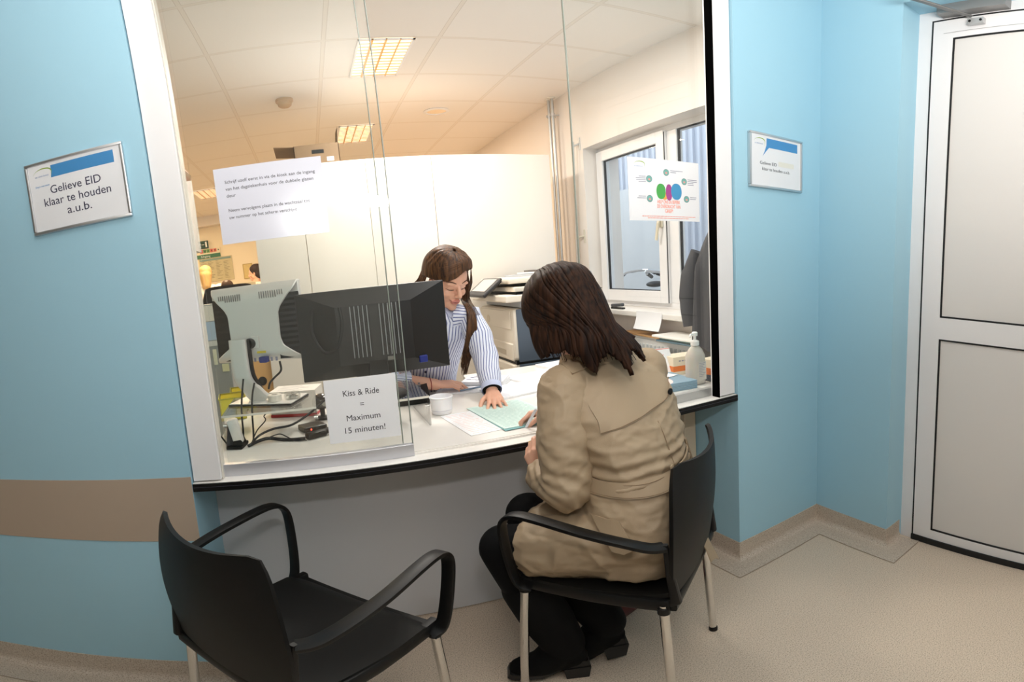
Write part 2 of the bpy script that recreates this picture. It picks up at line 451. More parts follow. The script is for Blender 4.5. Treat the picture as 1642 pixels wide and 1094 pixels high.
for z0, z1 in ((0.075, 0.965), (1.055, 2.275)):
    mb = MB(); dbox(mb, YP0, YP1, z0, z1, -0.03, -0.004); mb.build('door_panel', mat('door_panel_white', rgb(222, 218, 214), 0.45), leaf)
    mb = MB(); g = 0.007
    dbox(mb, YP0, YP0 - g, z0, z1, -0.03, 0.001); dbox(mb, YP1 + g, YP1, z0, z1, -0.03, 0.001); dbox(mb, YP0, YP1, z0, z0 + g, -0.03, 0.001); dbox(mb, YP0, YP1, z1 - g, z1, -0.03, 0.001)
    mb.build('panel_gasket', M['gasket'], leaf)
# fine joints of the corner profiles
mb = MB(); dbox(mb, YL0 - 0.055, YL1, 2.300, 2.302, 0.006, 0.0066); mb.build('profile_joint', mat('joint_grey', rgb(170, 168, 168), 0.5), leaf)
mb = MB(); dbox(mb, YL0, YL1, 0.001, 0.03, -0.05, 0.010); mb.build('brush_seal', M['gasket'], door)
# door closer
dc = MB(); dbox(dc, -0.52, -0.80, 2.380, 2.435, 0.0, 0.055)
closer = dc.build('door_closer', mat('closer_grey', rgb(150, 148, 146), 0.4, 0.5), door)
mb = MB()
a0 = dpt(XD, -0.47, 2.395) + _dn * 0.10; a1 = dpt(XD, -0.60, 2.372) + _dn * 0.20
mb.tube([dpt(XD, -0.60, 2.375) + _dn * 0.06, dpt(XD, -0.50, 2.385) + _dn * 0.27], 0.01, 8, flat=(0.028, 0.008), up=(0, 0, 1))
mb.tube([dpt(XD, -0.50, 2.380) + _dn * 0.27, dpt(XD, -0.66, 2.350) + _dn * 0.035], 0.01, 8, flat=(0.022, 0.007), up=(0, 0, 1))
mb.cyl(dpt(XD, -0.50, 2.37) + _dn * 0.27, dpt(XD, -0.50, 2.395) + _dn * 0.27, 0.012, 14)
mb.build('closer_arm', mat('closer_arm_grey', rgb(132, 130, 128), 0.4, 0.6), closer)
mb = MB(); dbox(mb, -0.64, -0.705, 2.318, 2.345, 0.006, 0.03); mb.build('arm_bracket', M['alu_dull'], closer)
mb = MB()
for yy in (-0.65, -0.695): mb.cyl(dpt(XD, yy, 2.332) + _dn * 0.03, dpt(XD, yy, 2.332) + _dn * 0.032, 0.006, 10)
mb.build('screw', M['black'], closer)

# the reception window: white frame posts, black channel, glass panes and floor track
win = bpy.data.objects.new('window_1', None); COL.objects.link(win); win.location = (W / 2, 0.05, HC); win.matrix_world = Matrix.Translation(win.location)
tag(win, 'reception window of sliding glass panes between white posts', None, None, 'structure')
MB().box((0.003, 0.012, HC + 0.004), (0.085, 0.050, 2.5), bev=0.002).build('frame_post', M['white_frame'], win)
MB().box((1.7822, 0.012, HC + 0.004), (1.862, 0.052, 2.5), bev=0.002).build('frame_post', M['white_frame'], win)
MB().box((1.7785, 0.0125, HC), (1.782, 0.052, 2.5)).build('black_channel', M['black_flat'], win)
MB().box((1.779, 0.052, HC), (1.783, 0.058, 2.5)).build('glazing_bead', M['white_frame'], win)
MB().box((0.0855, 0.03, HC), (0.0895, 0.072, 2.5)).build('glazing_bead', mat('bead_cream', rgb(214, 208, 196), 0.4), win)
MB().box((0.003, 0.012, 2.42), (1.862, 0.10, 2.5)).build('head_rail', M['white_frame'], win)
def pane(x0, x1, y, z0, z1, t=0.008):
    o = MB().box((x0, y, z0), (x1, y + t, z1)).build('glass_pane', M['glass'], win)
    return o
g1 = pane(0.091, 0.648, 0.055, HC + 0.036, 2.43)
MB().box((0.648, 0.055, HC + 0.036), (0.6505, 0.063, 2.43)).build('glass_edge', M['glass_edge'], g1)
g2 = pane(0.10, 0.622, 0.073, HC + 0.012, 2.43)
MB().box((0.622, 0.073, HC + 0.03), (0.6245, 0.081, 2.43)).build('glass_edge', M['glass_edge'], g2)
g3 = pane(1.242, 1.850, 0.073, HC + 0.030, 2.43)
MB().box((1.2395, 0.073, HC + 0.030), (1.242, 0.081, 2.43)).build('glass_edge', M['glass_edge'], g3)
MB().box((0.088, 0.048, HC), (0.650, 0.068, HC + 0.038), bev=0.001).build('bottom_track', mat('track_alu', (0.62, 0.62, 0.66, 1), 0.4, 0.75), win)
mb = MB(); mb.box((0.65, 0.058, HC), (1.24, 0.064, HC + 0.006)); mb.box((0.65, 0.072, HC), (1.24, 0.076, HC + 0.006))
mb.build('bottom_track', M['worktop'], win)
MB().box((1.235, 0.060, HC), (1.850, 0.084, HC + 0.032), bev=0.001).build('bottom_track', mat('track_alu_right', (0.55, 0.55, 0.54, 1), 0.45, 0.7), win)

# counter: white worktop with a black edge, grey front panel
ctr = thing('reception_counter', 'white reception counter with a black front edge, under the glass window', 'counter', (W / 2, 0.4, 0))
mb = MB(); mb.prism([(0.002, 0.003, HC - TC), (W - 0.002, 0.003, HC - TC), (W - 0.002, 1.20, HC - TC), (1.13, 1.20, HC - TC), (1.09, 0.90, HC - TC), (0.002, 0.90, HC - TC)], (0, 0, TC)); mb.build('worktop', M['worktop'], ctr)
side = thing('side_worktop', 'white worktop inside the office carrying the pump bottle, to the right of the counter', 'worktop', (2.06, 0.65, HC - TC))
MB().box((W - 0.001, 0.112, HC - TC), (2.26, 1.20, HC)).build('worktop', M['worktop'], side)
MB().box((1.90, 0.32, HC - TC - 0.05), (2.24, 0.34, HC - TC)).build('support_rail', M['white_frame'], side)
mb = MB(); mb.box((0.001, -0.002, HC - 0.0115), (W - 0.001, 0.0029, HC - 0.0015)); mb.box((0.001, -0.002, HC - TC - 0.001), (W - 0.001, 0.0029, HC - 0.0125))
mb.build('edge_band', M['black'], ctr)
MB().box((0.004, -0.001, HC - 0.0125), (W - 0.004, 0.0025, HC - 0.0115)).build('edge_groove', M['ink_grey'], ctr)
MB().box((0.0003, 0.293, 0.006), (W + 0.0 - 0.07, 0.31, HC - TC)).build('front_panel', M['panel'], ctr)
MB().box((W - 0.069, 0.255, 0.012), (W - 0.004, 0.31, HC - TC), bev=0.006).build('end_panel', mat('cream_laminate', rgb(212, 196, 172), 0.5), ctr)

# office shell
XW = 2.405
WY0, WY1, WZ0, WZ1 = 0.42, 2.09, 0.975, 2.165
mb = MB()
mb.box((XW, 0.11, 0), (XW + 0.30, 8.9, WZ0)); mb.box((XW, 0.11, WZ1), (XW + 0.30, 8.9, 2.74))
mb.box((XW, 0.11, WZ0), (XW + 0.30, WY0, WZ1)); mb.box((XW, WY1, WZ0), (XW + 0.30, 8.9, WZ1))
struct('wall_window', mb, M['white_paint'], 'cream office wall with the outside window')
struct('wall_far', MB().box((-4.2, 7.6, 0), (2.5, 7.7, 2.74)), mat('warm_far_wall', rgb(236, 222, 196), 0.6), 'far wall of the back office')
struct('trim_2', MB().box((-4.2, 7.40, 2.52), (-0.3, 7.6, 2.683)), M['white_paint'], 'bulkhead below the ceiling at the far wall')

w2 = bpy.data.objects.new('window_2', None); COL.objects.link(w2); w2.location = (XW, 1.2, WZ0); w2.matrix_world = Matrix.Translation(w2.location)
tag(w2, 'white tilt-and-turn office window facing outdoors', None, None, 'structure')
X0, X1 = XW + 0.10, XW + 0.17
def frame_x(mb, y0, y1, z0, z1, w, x0, x1):
    mb.box((x0, y0, z0), (x1, y0 + w, z1), bev=0.003); mb.box((x0, y1 - w, z0), (x1, y1, z1), bev=0.003)
    mb.box((x0, y0 + w, z0), (x1, y1 - w, z0 + w), bev=0.003); mb.box((x0, y0 + w, z1 - w), (x1, y1 - w, z1), bev=0.003)
mb = MB(); frame_x(mb, WY0, WY1, WZ0, WZ1, 0.040, X0 + 0.02, X1); mb.box((X0 + 0.02, 1.165, WZ0 + 0.04), (X1, 1.262, WZ1 - 0.04), bev=0.003); mb.build('window_frame', M['white_frame'], w2)
mb = MB(); frame_x(mb, 1.262, 2.072, 1.012, 2.135, 0.078, X0 - 0.005, X1 - 0.01); s = mb.build('window_sash', M['white_frame'], w2)
mb = MB(); frame_x(mb, 1.338, 1.996, 1.088, 2.059, 0.008, X0 + 0.01, X0 + 0.03); mb.build('sash_gasket', M['gasket'], s)
MB().box((X0 + 0.02, 1.34, 1.09), (X0 + 0.03, 1.994, 2.057)).build('window_pane', M['window_glass'], s)
MB().box((X0 - 0.002, 1.2590, 1.014), (X0 + 0.004, 1.2615, 2.122)).build('sash_joint', M['gasket'], s)
mb = MB(); frame_x(mb, WY0 + 0.038, 1.166, WZ0 + 0.038, WZ1 - 0.038, 0.008, X0 + 0.03, X0 + 0.05); mb.build('pane_gasket', M['gasket'], w2)
MB().box((X0 + 0.035, WY0 + 0.04, WZ0 + 0.04), (X0 + 0.045, 1.165, WZ1 - 0.04)).build('window_pane', M['window_glass'], w2)
mb = MB(); mb.box((X0 - 0.02, 1.285, 1.50), (X0 - 0.005, 1.315, 1.56), bev=0.004); mb.tube([(X0 - 0.03, 1.30, 1.545), (X0 - 0.035, 1.30, 1.53), (X0 - 0.035, 1.325, 1.42)], 0.009, 10, flat=(0.022, 0.012), up=(1, 0, 0))
mb.build('window_handle', mat('handle_cream', rgb(214, 204, 180), 0.4), w2)
MB().box((XW - 0.10, WY0 - 0.05, WZ0 - 0.035), (XW + 0.12, WY1 + 0.02, WZ0), bev=0.006).build('window_sill', mat('sill_white', rgb(232, 228, 222), 0.35), w2)

# outside: corrugated metal cladding, paving
mb = MB(); rows = [[], []]
y = -3.0; k = 0
while y < 7.5:
    for dy, dx in ((0, 0), (0.012, 0.03), (0.055, 0.03), (0.067, 0)):
        rows[0].append((5.0 - dx, y + dy, 0.0)); rows[1].append((5.0 - dx, y + dy, 6.0))
    y += 0.135
mb.grid(rows)
struct('wall_outside', mb, mat('grey_metal_cladding', rgb(168, 174, 186), 0.5, 0.1), 'corrugated grey metal cladding of the building opposite')
struct('ground_outside', MB().box((2.72, -4, -0.2), (5.2, 8, 0.10)), mat('paving', rgb(168, 166, 162), 0.8, var=0.15, vscale=8), 'grey paving outside the office window')
struct('trim_3', MB().box((4.88, 4.35, 0.0), (4.96, 7.5, 2.38)), mat('concrete_plinth', rgb(182, 184, 186), 0.7, var=0.06), 'smooth pale wall panel of the building opposite')
# ================================================================ visitor chairs
def make_chair(label):
    t = thing('armchair', label, 'chair', (0, 0, 0), 0, 'black plastic visitor chairs')
    # seat: dished plate with a waterfall front
    rows = []
    for i in range(15):
        v = i / 14; y = -0.205 + 0.41 * v
        hw = 0.205 + 0.028 * min(1, v * 1.6)
        row = []
        for j in range(15):
            u = j / 14 * 2 - 1
            z = 0.447 - 0.012 * (1 - u * u) * math.sin(min(1, v * 1.15) * PI) - 0.028 * max(0, (v - 0.86) / 0.14) ** 2 + 0.018 * max(0, (0.2 - v) / 0.2) ** 2
            cx = abs(u) ** 8 * 0.012
            row.append((u * hw, y - (cx if v > .9 else 0), z))
        rows.append(row)
    MB().shell(rows, -0.014).build('seat', M['black_soft'], t, smooth=True)
    # backrest: plate curved around the sitter, leaning back, narrower at the foot
    rows = []
    for i in range(17):
        v = i / 16; z = 0.452 + 0.350 * v
        hw = 0.205 + 0.026 * math.sin(min(1, v / 0.42) * PI / 2) - 0.040 * max(0, (v - 0.42) / 0.58) ** 2 - 0.012 * max(0, (v - 0.86) / 0.14) ** 2
        row = []
        for j in range(17):
            u = j / 16 * 2 - 1
            y = -0.215 - 0.035 * v ** 1.3 + 0.045 * u * u * (0.35 + 0.65 * v) - 0.012 * math.sin(v * PI)
            zz = z + (0.016 * (u * u) - 0.005) * v ** 4 - 0.012 * max(0, abs(u) - 0.86) / 0.14 * v ** 6
            row.append((u * hw, y, zz))
        rows.append(row)
    MB().shell(rows, 0.011).build('backrest', M['black_soft'], t, smooth=True)
    # underframe
    mb = MB()
    for s in (-1, 1):
        mb.tube([(s * 0.222, 0.205, 0.424), (s * 0.220, 0.0, 0.424), (s * 0.208, -0.20, 0.424)], 0.02, 12, flat=(0.026, 0.036), side=(1, 0, 0))
        # upright that carries the back
        mb.tube([(s * 0.207, -0.17, 0.42), (s * 0.205, -0.215, 0.44), (s * 0.214, -0.206, 0.52), (s * 0.226, -0.200, 0.62)], 0.015, 12, flat=[(0.024, 0.03), (0.024, 0.028), (0.02, 0.02), (0.012, 0.012)], side=(1, 0, 0))
    mb.tube([(-0.21, -0.205, 0.424), (0.21, -0.205, 0.424)], 0.015, 12, flat=(0.026, 0.036), side=(0, 1, 0))
    mb.tube([(-0.22, 0.19, 0.420), (0.22, 0.19, 0.420)], 0.015, 12, flat=(0.026, 0.026), side=(0, 1, 0))
    mb.build('seat_frame', M['black'], t, smooth=True)
    for s in (-1, 1):
        pts = spline([(s * 0.226, -0.196, 0.612), (s * 0.248, -0.170, 0.618), (s * 0.268, -0.120, 0.634), (s * 0.280, -0.02, 0.652), (s * 0.281, 0.10, 0.668), (s * 0.280, 0.165, 0.668), (s * 0.278, 0.200, 0.648), (s * 0.274, 0.212, 0.605), (s * 0.262, 0.205, 0.50), (s * 0.252, 0.190, 0.435), (s * 0.238, 0.165, 0.415)], 6)
        n = len(pts)
        fl = [(0.036 if i < n * 0.62 else 0.034, 0.013) for i in range(n)]
        MB().tube(pts, 0.01, 12, flat=fl, side=(1, 0, 0)).build('armrest', M['black'], t, smooth=True, angle=50)
    for s in (-1, 1):
        for (tx, ty, fx, fy) in ((0.232, 0.186, 0.236, 0.216), (0.212, -0.185, 0.226, -0.205)):
            lg = MB().cyl((s * tx, ty, 0.425), (s * fx, fy, 0.006), 0.0125, 16).build('leg', M['chrome'], t, smooth=True)
            MB().lathe([(0.0145, 0), (0.0145, 0.014), (0.0128, 0.018)], (s * fx, fy, 0.0)).build('foot_cap', M['black'], lg, smooth=True)
            MB().lathe([(0.016, 0.0), (0.017, 0.02)], (s * tx, ty, 0.398)).build('leg_socket', M['black'], lg, smooth=True)
    return t
def copy_tree(o, parent=None):
    c = o.copy(); COL.objects.link(c)
    if parent is not None:
        c.parent = parent; c.matrix_parent_inverse = o.matrix_parent_inverse.copy()
    for ch in list(o.children): copy_tree(ch, c)
    return c
chair = make_chair('empty black plastic armchair with chrome legs, seen from behind, in front of the counter')
chair_b = copy_tree(chair)
chair_b['label'] = 'black plastic armchair the woman in the beige trench coat sits on'
chair.location = (0.289, -0.31, 0); chair.rotation_euler = (0, 0, R(42.6 - 90))
chair_b.location = (1.150, -0.257, 0); chair_b.rotation_euler = (0, 0, R(126 - 90))
# ================================================================ office furniture and fittings
def luminaire(x, y, label, group='recessed louvre lights in the office ceiling'):
    t = thing('ceiling_light', label, 'ceiling light', (x, y, 2.683), 0, group)
    w, l = 0.15, 0.30
    mb = MB()
    for x0, x1, y0, y1 in ((-w, -w + .012, -l, l), (w - .012, w, -l, l), (-w, w, -l, -l + .012), (-w, w, l - .012, l)):
        mb.box((x + x0, y + y0, 2.672), (x + x1, y + y1, 2.6828))
    mb.build('frame', M['white_frame'], t)
    MB().box((x - w, y - l, 2.6800), (x + w, y + l, 2.6825)).build('diffuser', M['lamp_glow'], t)
    mb = MB()
    for k in (-1, 0, 1): mb.box((x + k * 0.075 - 0.004, y - l, 2.671), (x + k * 0.072 + 0.004, y + l, 2.6798))
    mb.build('louvre_bar', M['louvre'], t)
    mb = MB()
    for k in range(13): mb.box((x - w, y - l + 0.02 + k * 0.0465, 2.675), (x + w, y - l + 0.0215 + k * 0.0465, 2.6798))
    mb.build('louvre_slat', M['louvre'], t)
    return t
M['lamp_glow'] = mat('lamp_glow', (1.0, 0.82, 0.60, 1), 0.5, emit=1.05)
M['louvre'] = mat('louvre_brass_white', rgb(226, 180, 120), 0.35, 0.3)
luminaire(0.955, 1.715, 'warm louvre ceiling light nearest the glass, above the seated receptionist')
luminaire(0.955, 3.49, 'warm louvre ceiling light just above the white cabinets, beside the cardboard box')
luminaire(-0.75, 5.52, 'warm louvre ceiling light far back on the left, beside the taped notice')
t = thing('smoke_detector', 'round brownish smoke detector on the office ceiling', 'smoke detector', (0.387, 2.361, 2.683))
MB().lathe([(0.060, 0), (0.060, -0.02), (0.052, -0.028)], (0.387, 2.361, 2.683)).build('base', M['det'] if 'det' in M else M.setdefault('det', mat('detector_beige', rgb(196, 160, 116), 0.5)), t, smooth=True)
MB().lathe([(0.050, -0.028), (0.046, -0.05), (0.03, -0.062), (0.0, -0.065)], (0.387, 2.361, 2.683)).build('dome', M['det'], t, smooth=True)
t = thing('downlight', 'round recessed downlight in the ceiling, near the pipes', 'ceiling light', (1.563, 2.884, 2.683))
MB().lathe([(0.10, 0), (0.105, -0.006), (0.08, -0.012), (0.078, -0.004)], (1.563, 2.884, 2.683)).build('rim', M['white_frame'], t, smooth=True)
MB().lathe([(0.078, -0.004), (0.05, -0.007), (0.0, -0.008)], (1.563, 2.884, 2.683)).build('diffuser', mat('downlight_glass', rgb(244, 222, 190), 0.4), t, smooth=True)

# tall white cabinets
def cabinet(x0, x1, doors, label):
    t = thing('tall_cabinet', label, 'cabinet', ((x0 + x1) / 2, 2.3, 0), 0, 'row of tall white cabinets')
    MB().box((x0 + 0.0005, 2.12, 0.0), (x1 - 0.0005, 2.54, 2.112)).build('body', M['cabinet'], t)
    n = doors; w = (x1 - x0) / n
    for k in range(n):
        MB().box((x0 + k * w + 0.0012, 2.10, 0.03), (x0 + (k + 1) * w - 0.0012, 2.119, 2.110), bev=0.001).build('door', M['cabinet'], t)
cabinet(0.085, 0.4135, 1, 'narrow white cabinet at the left end of the row')
cabinet(0.4145, 1.2855, 2, 'middle white cabinet with two doors, carrying the cardboard box')
cabinet(1.2865, 2.138, 1, 'white cabinet at the right end of the row, behind the printer')

# open cardboard box on the cabinets
t = thing('cardboard_box', 'open brown cardboard box with raised flaps on top of the white cabinets', 'box', (0.55, 2.33, 2.112))
mb = MB(); b0 = (0.405, 2.17, 2.1125); b1 = (0.70, 2.48, 2.262); th = 0.004
mb.box(b0, (b1[0], b1[1], b0[2] + th)); mb.box(b0, (b1[0], b0[1] + th, b1[2])); mb.box((b0[0], b1[1] - th, b0[2]), b1)
mb.box(b0, (b0[0] + th, b1[1], b1[2])); mb.box((b1[0] - th, b0[1], b0[2]), b1)
mb.build('body', M['cardboard'], t)
MB().box((b0[0] - 0.13, b0[1], b1[2] - 0.002), (b0[0], b1[1], b1[2] + 0.002), rot=rotm('Y', 6)).build('flap', M['cardboard'], t)
mb = MB(); mb.prism([(b1[0] - .004, b0[1] + 0.004, b1[2]), (b1[0] - .004, b1[1], b1[2]), (b1[0] + 0.01, b1[1] - 0.02, b1[2] + 0.15), (b1[0] + 0.01, b0[1] + 0.05, b1[2] + 0.13)], (0.004, 0, 0)); mb.build('flap', M['cardboard'], t)
MB().box((0.52, b0[1] - 0.0015, 2.195), (0.60, b0[1] - 0.0005, 2.222), bev=0.0004).build('hand_hole', M['black'], t)
MB().box((0.615, b0[1] - 0.0012, 2.135), (0.66, b0[1] - 0.0004, 2.165)).build('sticker', M['paper'], t)

# multifunction printer
t = thing('office_printer', 'cream multifunction printer with a dark grey side, behind the counter by the cabinets', 'printer', (1.80, 1.73, 0))
M['prn'] = mat('printer_cream', rgb(232, 222, 206), 0.42); M['prn_dark'] = mat('printer_slate', rgb(84, 96, 110), 0.5); M['prn_grey'] = mat('printer_grey', rgb(176, 180, 186), 0.45)
px0, px1, py0, py1 = 1.516, 2.10, 1.42, 2.04
MB().box((px0, py0 + 0.006, 0.40), (px1, py1, 0.73), bev=0.01).build('paper_base', M['prn'], t)
MB().box((px0 + 0.01, py0 + 0.01, 0.02), (px1 - .01, py1, 0.40), bev=0.01).build('stand_cabinet', M['prn'], t)
MB().box((px0, py0 + 0.006, 0.748), (px1, py1, 1.052), bev=0.02).build('body', M['prn'], t)
MB().box((px0 + 0.02, py0, 0.74), (px1, py0 + 0.012, 1.05), bev=0.012).build('side_panel', M['prn_dark'], t)
MB().box((px0 + 0.02, py0, 0.42), (px1, py0 + 0.012, 0.728), bev=0.006).build('side_panel', M['prn_dark'], t)
MB().box((px0 + 0.004, py0 + 0.004, 0.728), (px1, py1, 0.75)).build('base_gap', M['black'], t)
for z0 in (0.775, 0.648):
    d = MB().box((px0 - 0.006, py0 + 0.03, z0 - 0.03), (px0 + 0.02, py1 - 0.03, z0 + 0.075), bev=0.008).build('paper_drawer', M['prn'], t)
    mb = MB(); mb.box((px0 - 0.0085, 1.56, z0), (px0 - 0.004, 1.77, z0 + 0.03), bev=0.002); mb.build('drawer_grip', mat('grip_beige', rgb(196, 184, 166), 0.5), d)  # grip a darker cream than the drawer
MB().box((px0 - 0.004, py0 + 0.05, 0.93), (px0 + 0.01, py1 - 0.02, 1.04), bev=0.004).build('front_door', M['prn'], t)
MB().lathe([(0.026, 0), (0.026, 0.0015), (0, 0.0016)], (px0 - 0.004, 1.86, 0.975), rot=rotm('Y', -90)).build('round_badge', mat('badge_beige', rgb(216, 200, 176), 0.4), t)
MB().box((px0 + 0.05, py0 - 0.002, 1.056), (px1, py1, 1.098), bev=0.006).build('output_tray', M['prn_grey'], t)
MB().box((px0 - 0.05, py0 - 0.03, 1.094), (px1, py1, 1.135), bev=0.008).build('scanner_base', M['prn'], t)
MB().box((px0 + 0.02, py0 - 0.02, 1.135), (px1, py1, 1.139)).build('scanner_glass', M['black'], t)
MB().box((px0 + 0.02, py0 + 0.01, 1.150), (px1, py1, 1.178), bev=0.006).build('scanner_lid', M['prn'], t)
MB().box((px0 + 0.04, py0 + 0.03, 1.136), (px1, py1, 1.15)).build('lid_gap', M['black'], t)
MB().box((px0 + 0.10, py0 + 0.10, 1.178), (px1, py1, 1.20), bev=0.004).build('feeder_slot', M['black'], t)
MB().box((px0 + 0.0, py0 + 0.04, 1.198), (px0 + 0.34, py1 - 0.05, 1.232), bev=0.012).build('feeder_cover', M['prn'], t)
MB().box((px0 + 0.18, py0 + 0.06, 1.226), (px1 - 0.02, py1 - 0.04, 1.244), bev=0.005).build('feeder_tray', M['prn_grey'], t)
sc_rot = Matrix.Rotation(R(-38), 3, 'Y')
sc = MB().box((-0.080, -0.165, -0.012), (0.080, 0.165, 0.012), bev=0.008); bmesh.ops.rotate(sc.bm, cent=(0, 0, 0), matrix=sc_rot, verts=sc.bm.verts); bmesh.ops.translate(sc.bm, vec=(1.460, 1.735, 1.180), verts=sc.bm.verts)
so = sc.build('control_panel', mat('panel_charcoal', rgb(44, 42, 42), 0.4), t)
sc = MB().box((-0.046, -0.128, 0.0121), (0.064, 0.128, 0.0135)); bmesh.ops.rotate(sc.bm, cent=(0, 0, 0), matrix=sc_rot, verts=sc.bm.verts); bmesh.ops.translate(sc.bm, vec=(1.460, 1.735, 1.180), verts=sc.bm.verts)
sc.build('touch_screen', mat('screen_grey', rgb(196, 190, 184), 0.25), so)
for k, (dz, cc, nm, lb) in enumerate(((0.0, rgb(232, 230, 226), 'paper_sheaf', 'loose white sheets lying on top of the printer feeder'), (0.012, rgb(96, 88, 82), 'folder', 'dark brown folder on top of the white sheets on the printer'))):
    mb = MB().box((1.74 + k * .05, 1.50 + k * .03, 1.2462 + dz), (2.02, 1.88, 1.2572 + dz), bev=0.002)
    tag(mb.build(nm, mat(nm + '_mat', cc, 0.6)), lb, 'papers' if k == 0 else 'folder')

# heating pipes in the corner by the window wall
for i, (x, y) in enumerate(((2.352, 2.43), (2.352, 2.49))):
    t = thing('heating_pipe', ('left' if i == 0 else 'right') + ' one of two steel heating pipes rising beside the white cabinets', 'pipe', (x, y, 0))
    MB().cyl((x, y, 0.001), (x, y, 2.682), 0.0125, 14).build('pipe', M['galv'], t, smooth=True)
    MB().lathe([(0.028, 0), (0.028, -0.006), (0.014, -0.012)], (x, y, 2.6825)).build('ceiling_rosette', mat('rosette', rgb(216, 210, 198), 0.5), t)
    mb = MB(); mb.lathe([(0.018, -0.012), (0.018, 0.012)], (x, y, 2.53)); mb.tube([(x + 0.01, y, 2.53), (2.404, y, 2.53)], 0.006, 8); mb.box((x - 0.026, y - 0.005, 2.52), (x - 0.014, y + 0.005, 2.54)); mb.build('pipe_clamp', M['alu_dull'], t)

# roller shutter crank beside the window
t = thing('shutter_crank', 'slim grey shutter crank rod held by brackets left of the office window', 'shutter crank', (2.38, 2.19, 1.4))
MB().tube([(2.372, 2.165, 2.235), (2.372, 2.20, 1.60), (2.372, 2.215, 1.30)], 0.006, 10).build('rod', mat('rod_grey', rgb(206, 202, 196), 0.4), t, smooth=True)
for z in (2.215, 1.50):
    mb = MB(); mb.box((2.398, 2.12, z - 0.05), (2.4045, 2.14, z + 0.05), bev=0.001); mb.tube([(2.398, 2.13, z), (2.372, 2.165 + (2.215 - z) * .06, z - 0.012)], 0.007, 8); mb.build('bracket', M['alu_dull'] if z > 2 else mat('bracket_cream', rgb(212, 206, 190), .5), t)

# radiator below the window, things lying on it
t = thing('radiator', 'white panel radiator under the office window sill', 'radiator', (2.36, 1.1, 0.4))
MB().box((2.305, 0.62, 0.18), (2.375, 1.62, 0.815), bev=0.01).build('panel', mat('radiator_white', rgb(228, 228, 226), 0.35), t)
mb = MB()
for k in range(24): mb.box((2.299, 0.66 + k * 0.04, 0.22), (2.306, 0.68 + k * 0.04, 0.78), bev=0.003)
mb.build('convector_ribs', mat('radiator_grey', rgb(196, 200, 200), 0.4), t)
MB().box((2.30, 0.61, 0.812), (2.38, 1.63, 0.825), bev=0.003).build('top_grille', mat('radiator_top', rgb(232, 230, 226), 0.4), t)
def sheet(name, label, cat, pts, z, th, material, group=None, curl=0.0):
    """flat pile with the outline pts (x, y) lying at height z"""
    mb = MB(); mb.prism([(x, y, z) for x, y in pts], (0, 0, th)); o = mb.build(name, material); tag(o, label, cat, group); return o
sheet('envelope', 'brown paper envelope lying on the radiator under the sill', 'envelope', [(2.28, 0.98), (2.40, 1.0), (2.40, 1.52), (2.30, 1.50)], 0.826, 0.012, mat('kraft_paper', rgb(196, 150, 96), 0.6))
mb = MB(); rows = [[(2.300 - 0.03 * (1 - k / 6) ** 2, y, 0.872 + 0.108 * k / 6) for y in (1.065, 1.33)] for k in range(7)]; mb.shell(rows, 0.0008)
tag(mb.build('hanging_sheet', M['paper'], smooth=True), 'white sheet of paper hanging over the edge of the window sill', 'paper')
for k, (cc, lb, d) in enumerate(((rgb(92, 120, 134), 'dark blue-grey folder on the radiator, lowest of the pile', 0.0), (rgb(150, 176, 170), 'pale green folder on the radiator, middle of the pile', 0.01), (rgb(238, 236, 230), 'white sheaf of papers on top of the folders on the radiator', -0.012))):
    mb = MB().box((2.225 + d, 0.68 - d, 0.8262 + 0.0125 * k), (2.40, 1.03 - d * 2, 0.838 + 0.0125 * k), bev=0.003)
    tag(mb.build('folder' if k < 2 else 'paper_sheaf', mat('folder_%d' % k, cc, 0.5)), lb, 'folder' if k < 2 else 'papers')
# keys / small dark thing on the sill
t = thing('stapler', 'small dark stapler lying on the window sill', 'stapler', (2.36, 1.60, 0.975))
MB().box((2.325, 1.54, 0.9755), (2.355, 1.68, 0.987), bev=0.004).build('base', M['black'], t)
MB().box((2.326, 1.545, 0.990), (2.354, 1.68, 1.012), bev=0.007, rot=rotm('X', -4)).build('arm', mat('stapler_arm', rgb(60, 64, 70), 0.35), t)

# dark coat on a hook by the right post, scarf below it
t = thing('winter_coat', 'dark grey coat hanging inside the office by the right window post', 'coat', (2.05, 0.40, 1.42))
rows = []
for i in range(26):
    v = i / 25; z = 1.435 - 0.56 * v
    w = 0.05 + 0.20 * min(1, (v * 2.4)) ** 0.7; w = min(w, 0.225) - 0.015 * v
    dpt_ = 0.03 + 0.055 * min(1, v * 3)
    row = []
    for j in range(33):
        a = j / 32 * 2 * PI
        f = 1 + 0.10 * math.sin(a * 5 + v * 2) * min(1, v * 2) + 0.05 * math.sin(a * 9 + 1)
        row.append((2.12 + math.cos(a) * dpt_ * f, 0.375 + math.sin(a) * w * 0.5 * f * 1.15 + 0.035 * v, z + 0.01 * math.sin(a * 3) * v))
    rows.append(row)
mb = MB(); mb.grid(rows); bmesh.ops.remove_doubles(mb.bm, verts=mb.bm.verts, dist=1e-5)
M['coat_grey'] = mat('coat_wool_grey', rgb(62, 62, 66), 0.85, bump=0.3, bscale=500)
mb.build('coat_body', M['coat_grey'], t, smooth=True, angle=180)
MB().tube(spline([(2.12, 0.50, 1.32), (2.10, 0.535, 1.22), (2.085, 0.54, 1.08), (2.09, 0.525, 0.97)]), [0.048] * 6 + [0.056] * 6 + [0.052] * 7, 14).build('sleeve', M['coat_grey'], t, smooth=True)
MB().sphere((2.064, 0.545, 1.008), (0.008, 0.010, 0.010)).build('button', M['black'], t)
t2 = MB().box((2.04, 0.44, 0.7575), (2.2, 0.50, 0.885), bev=0.01)
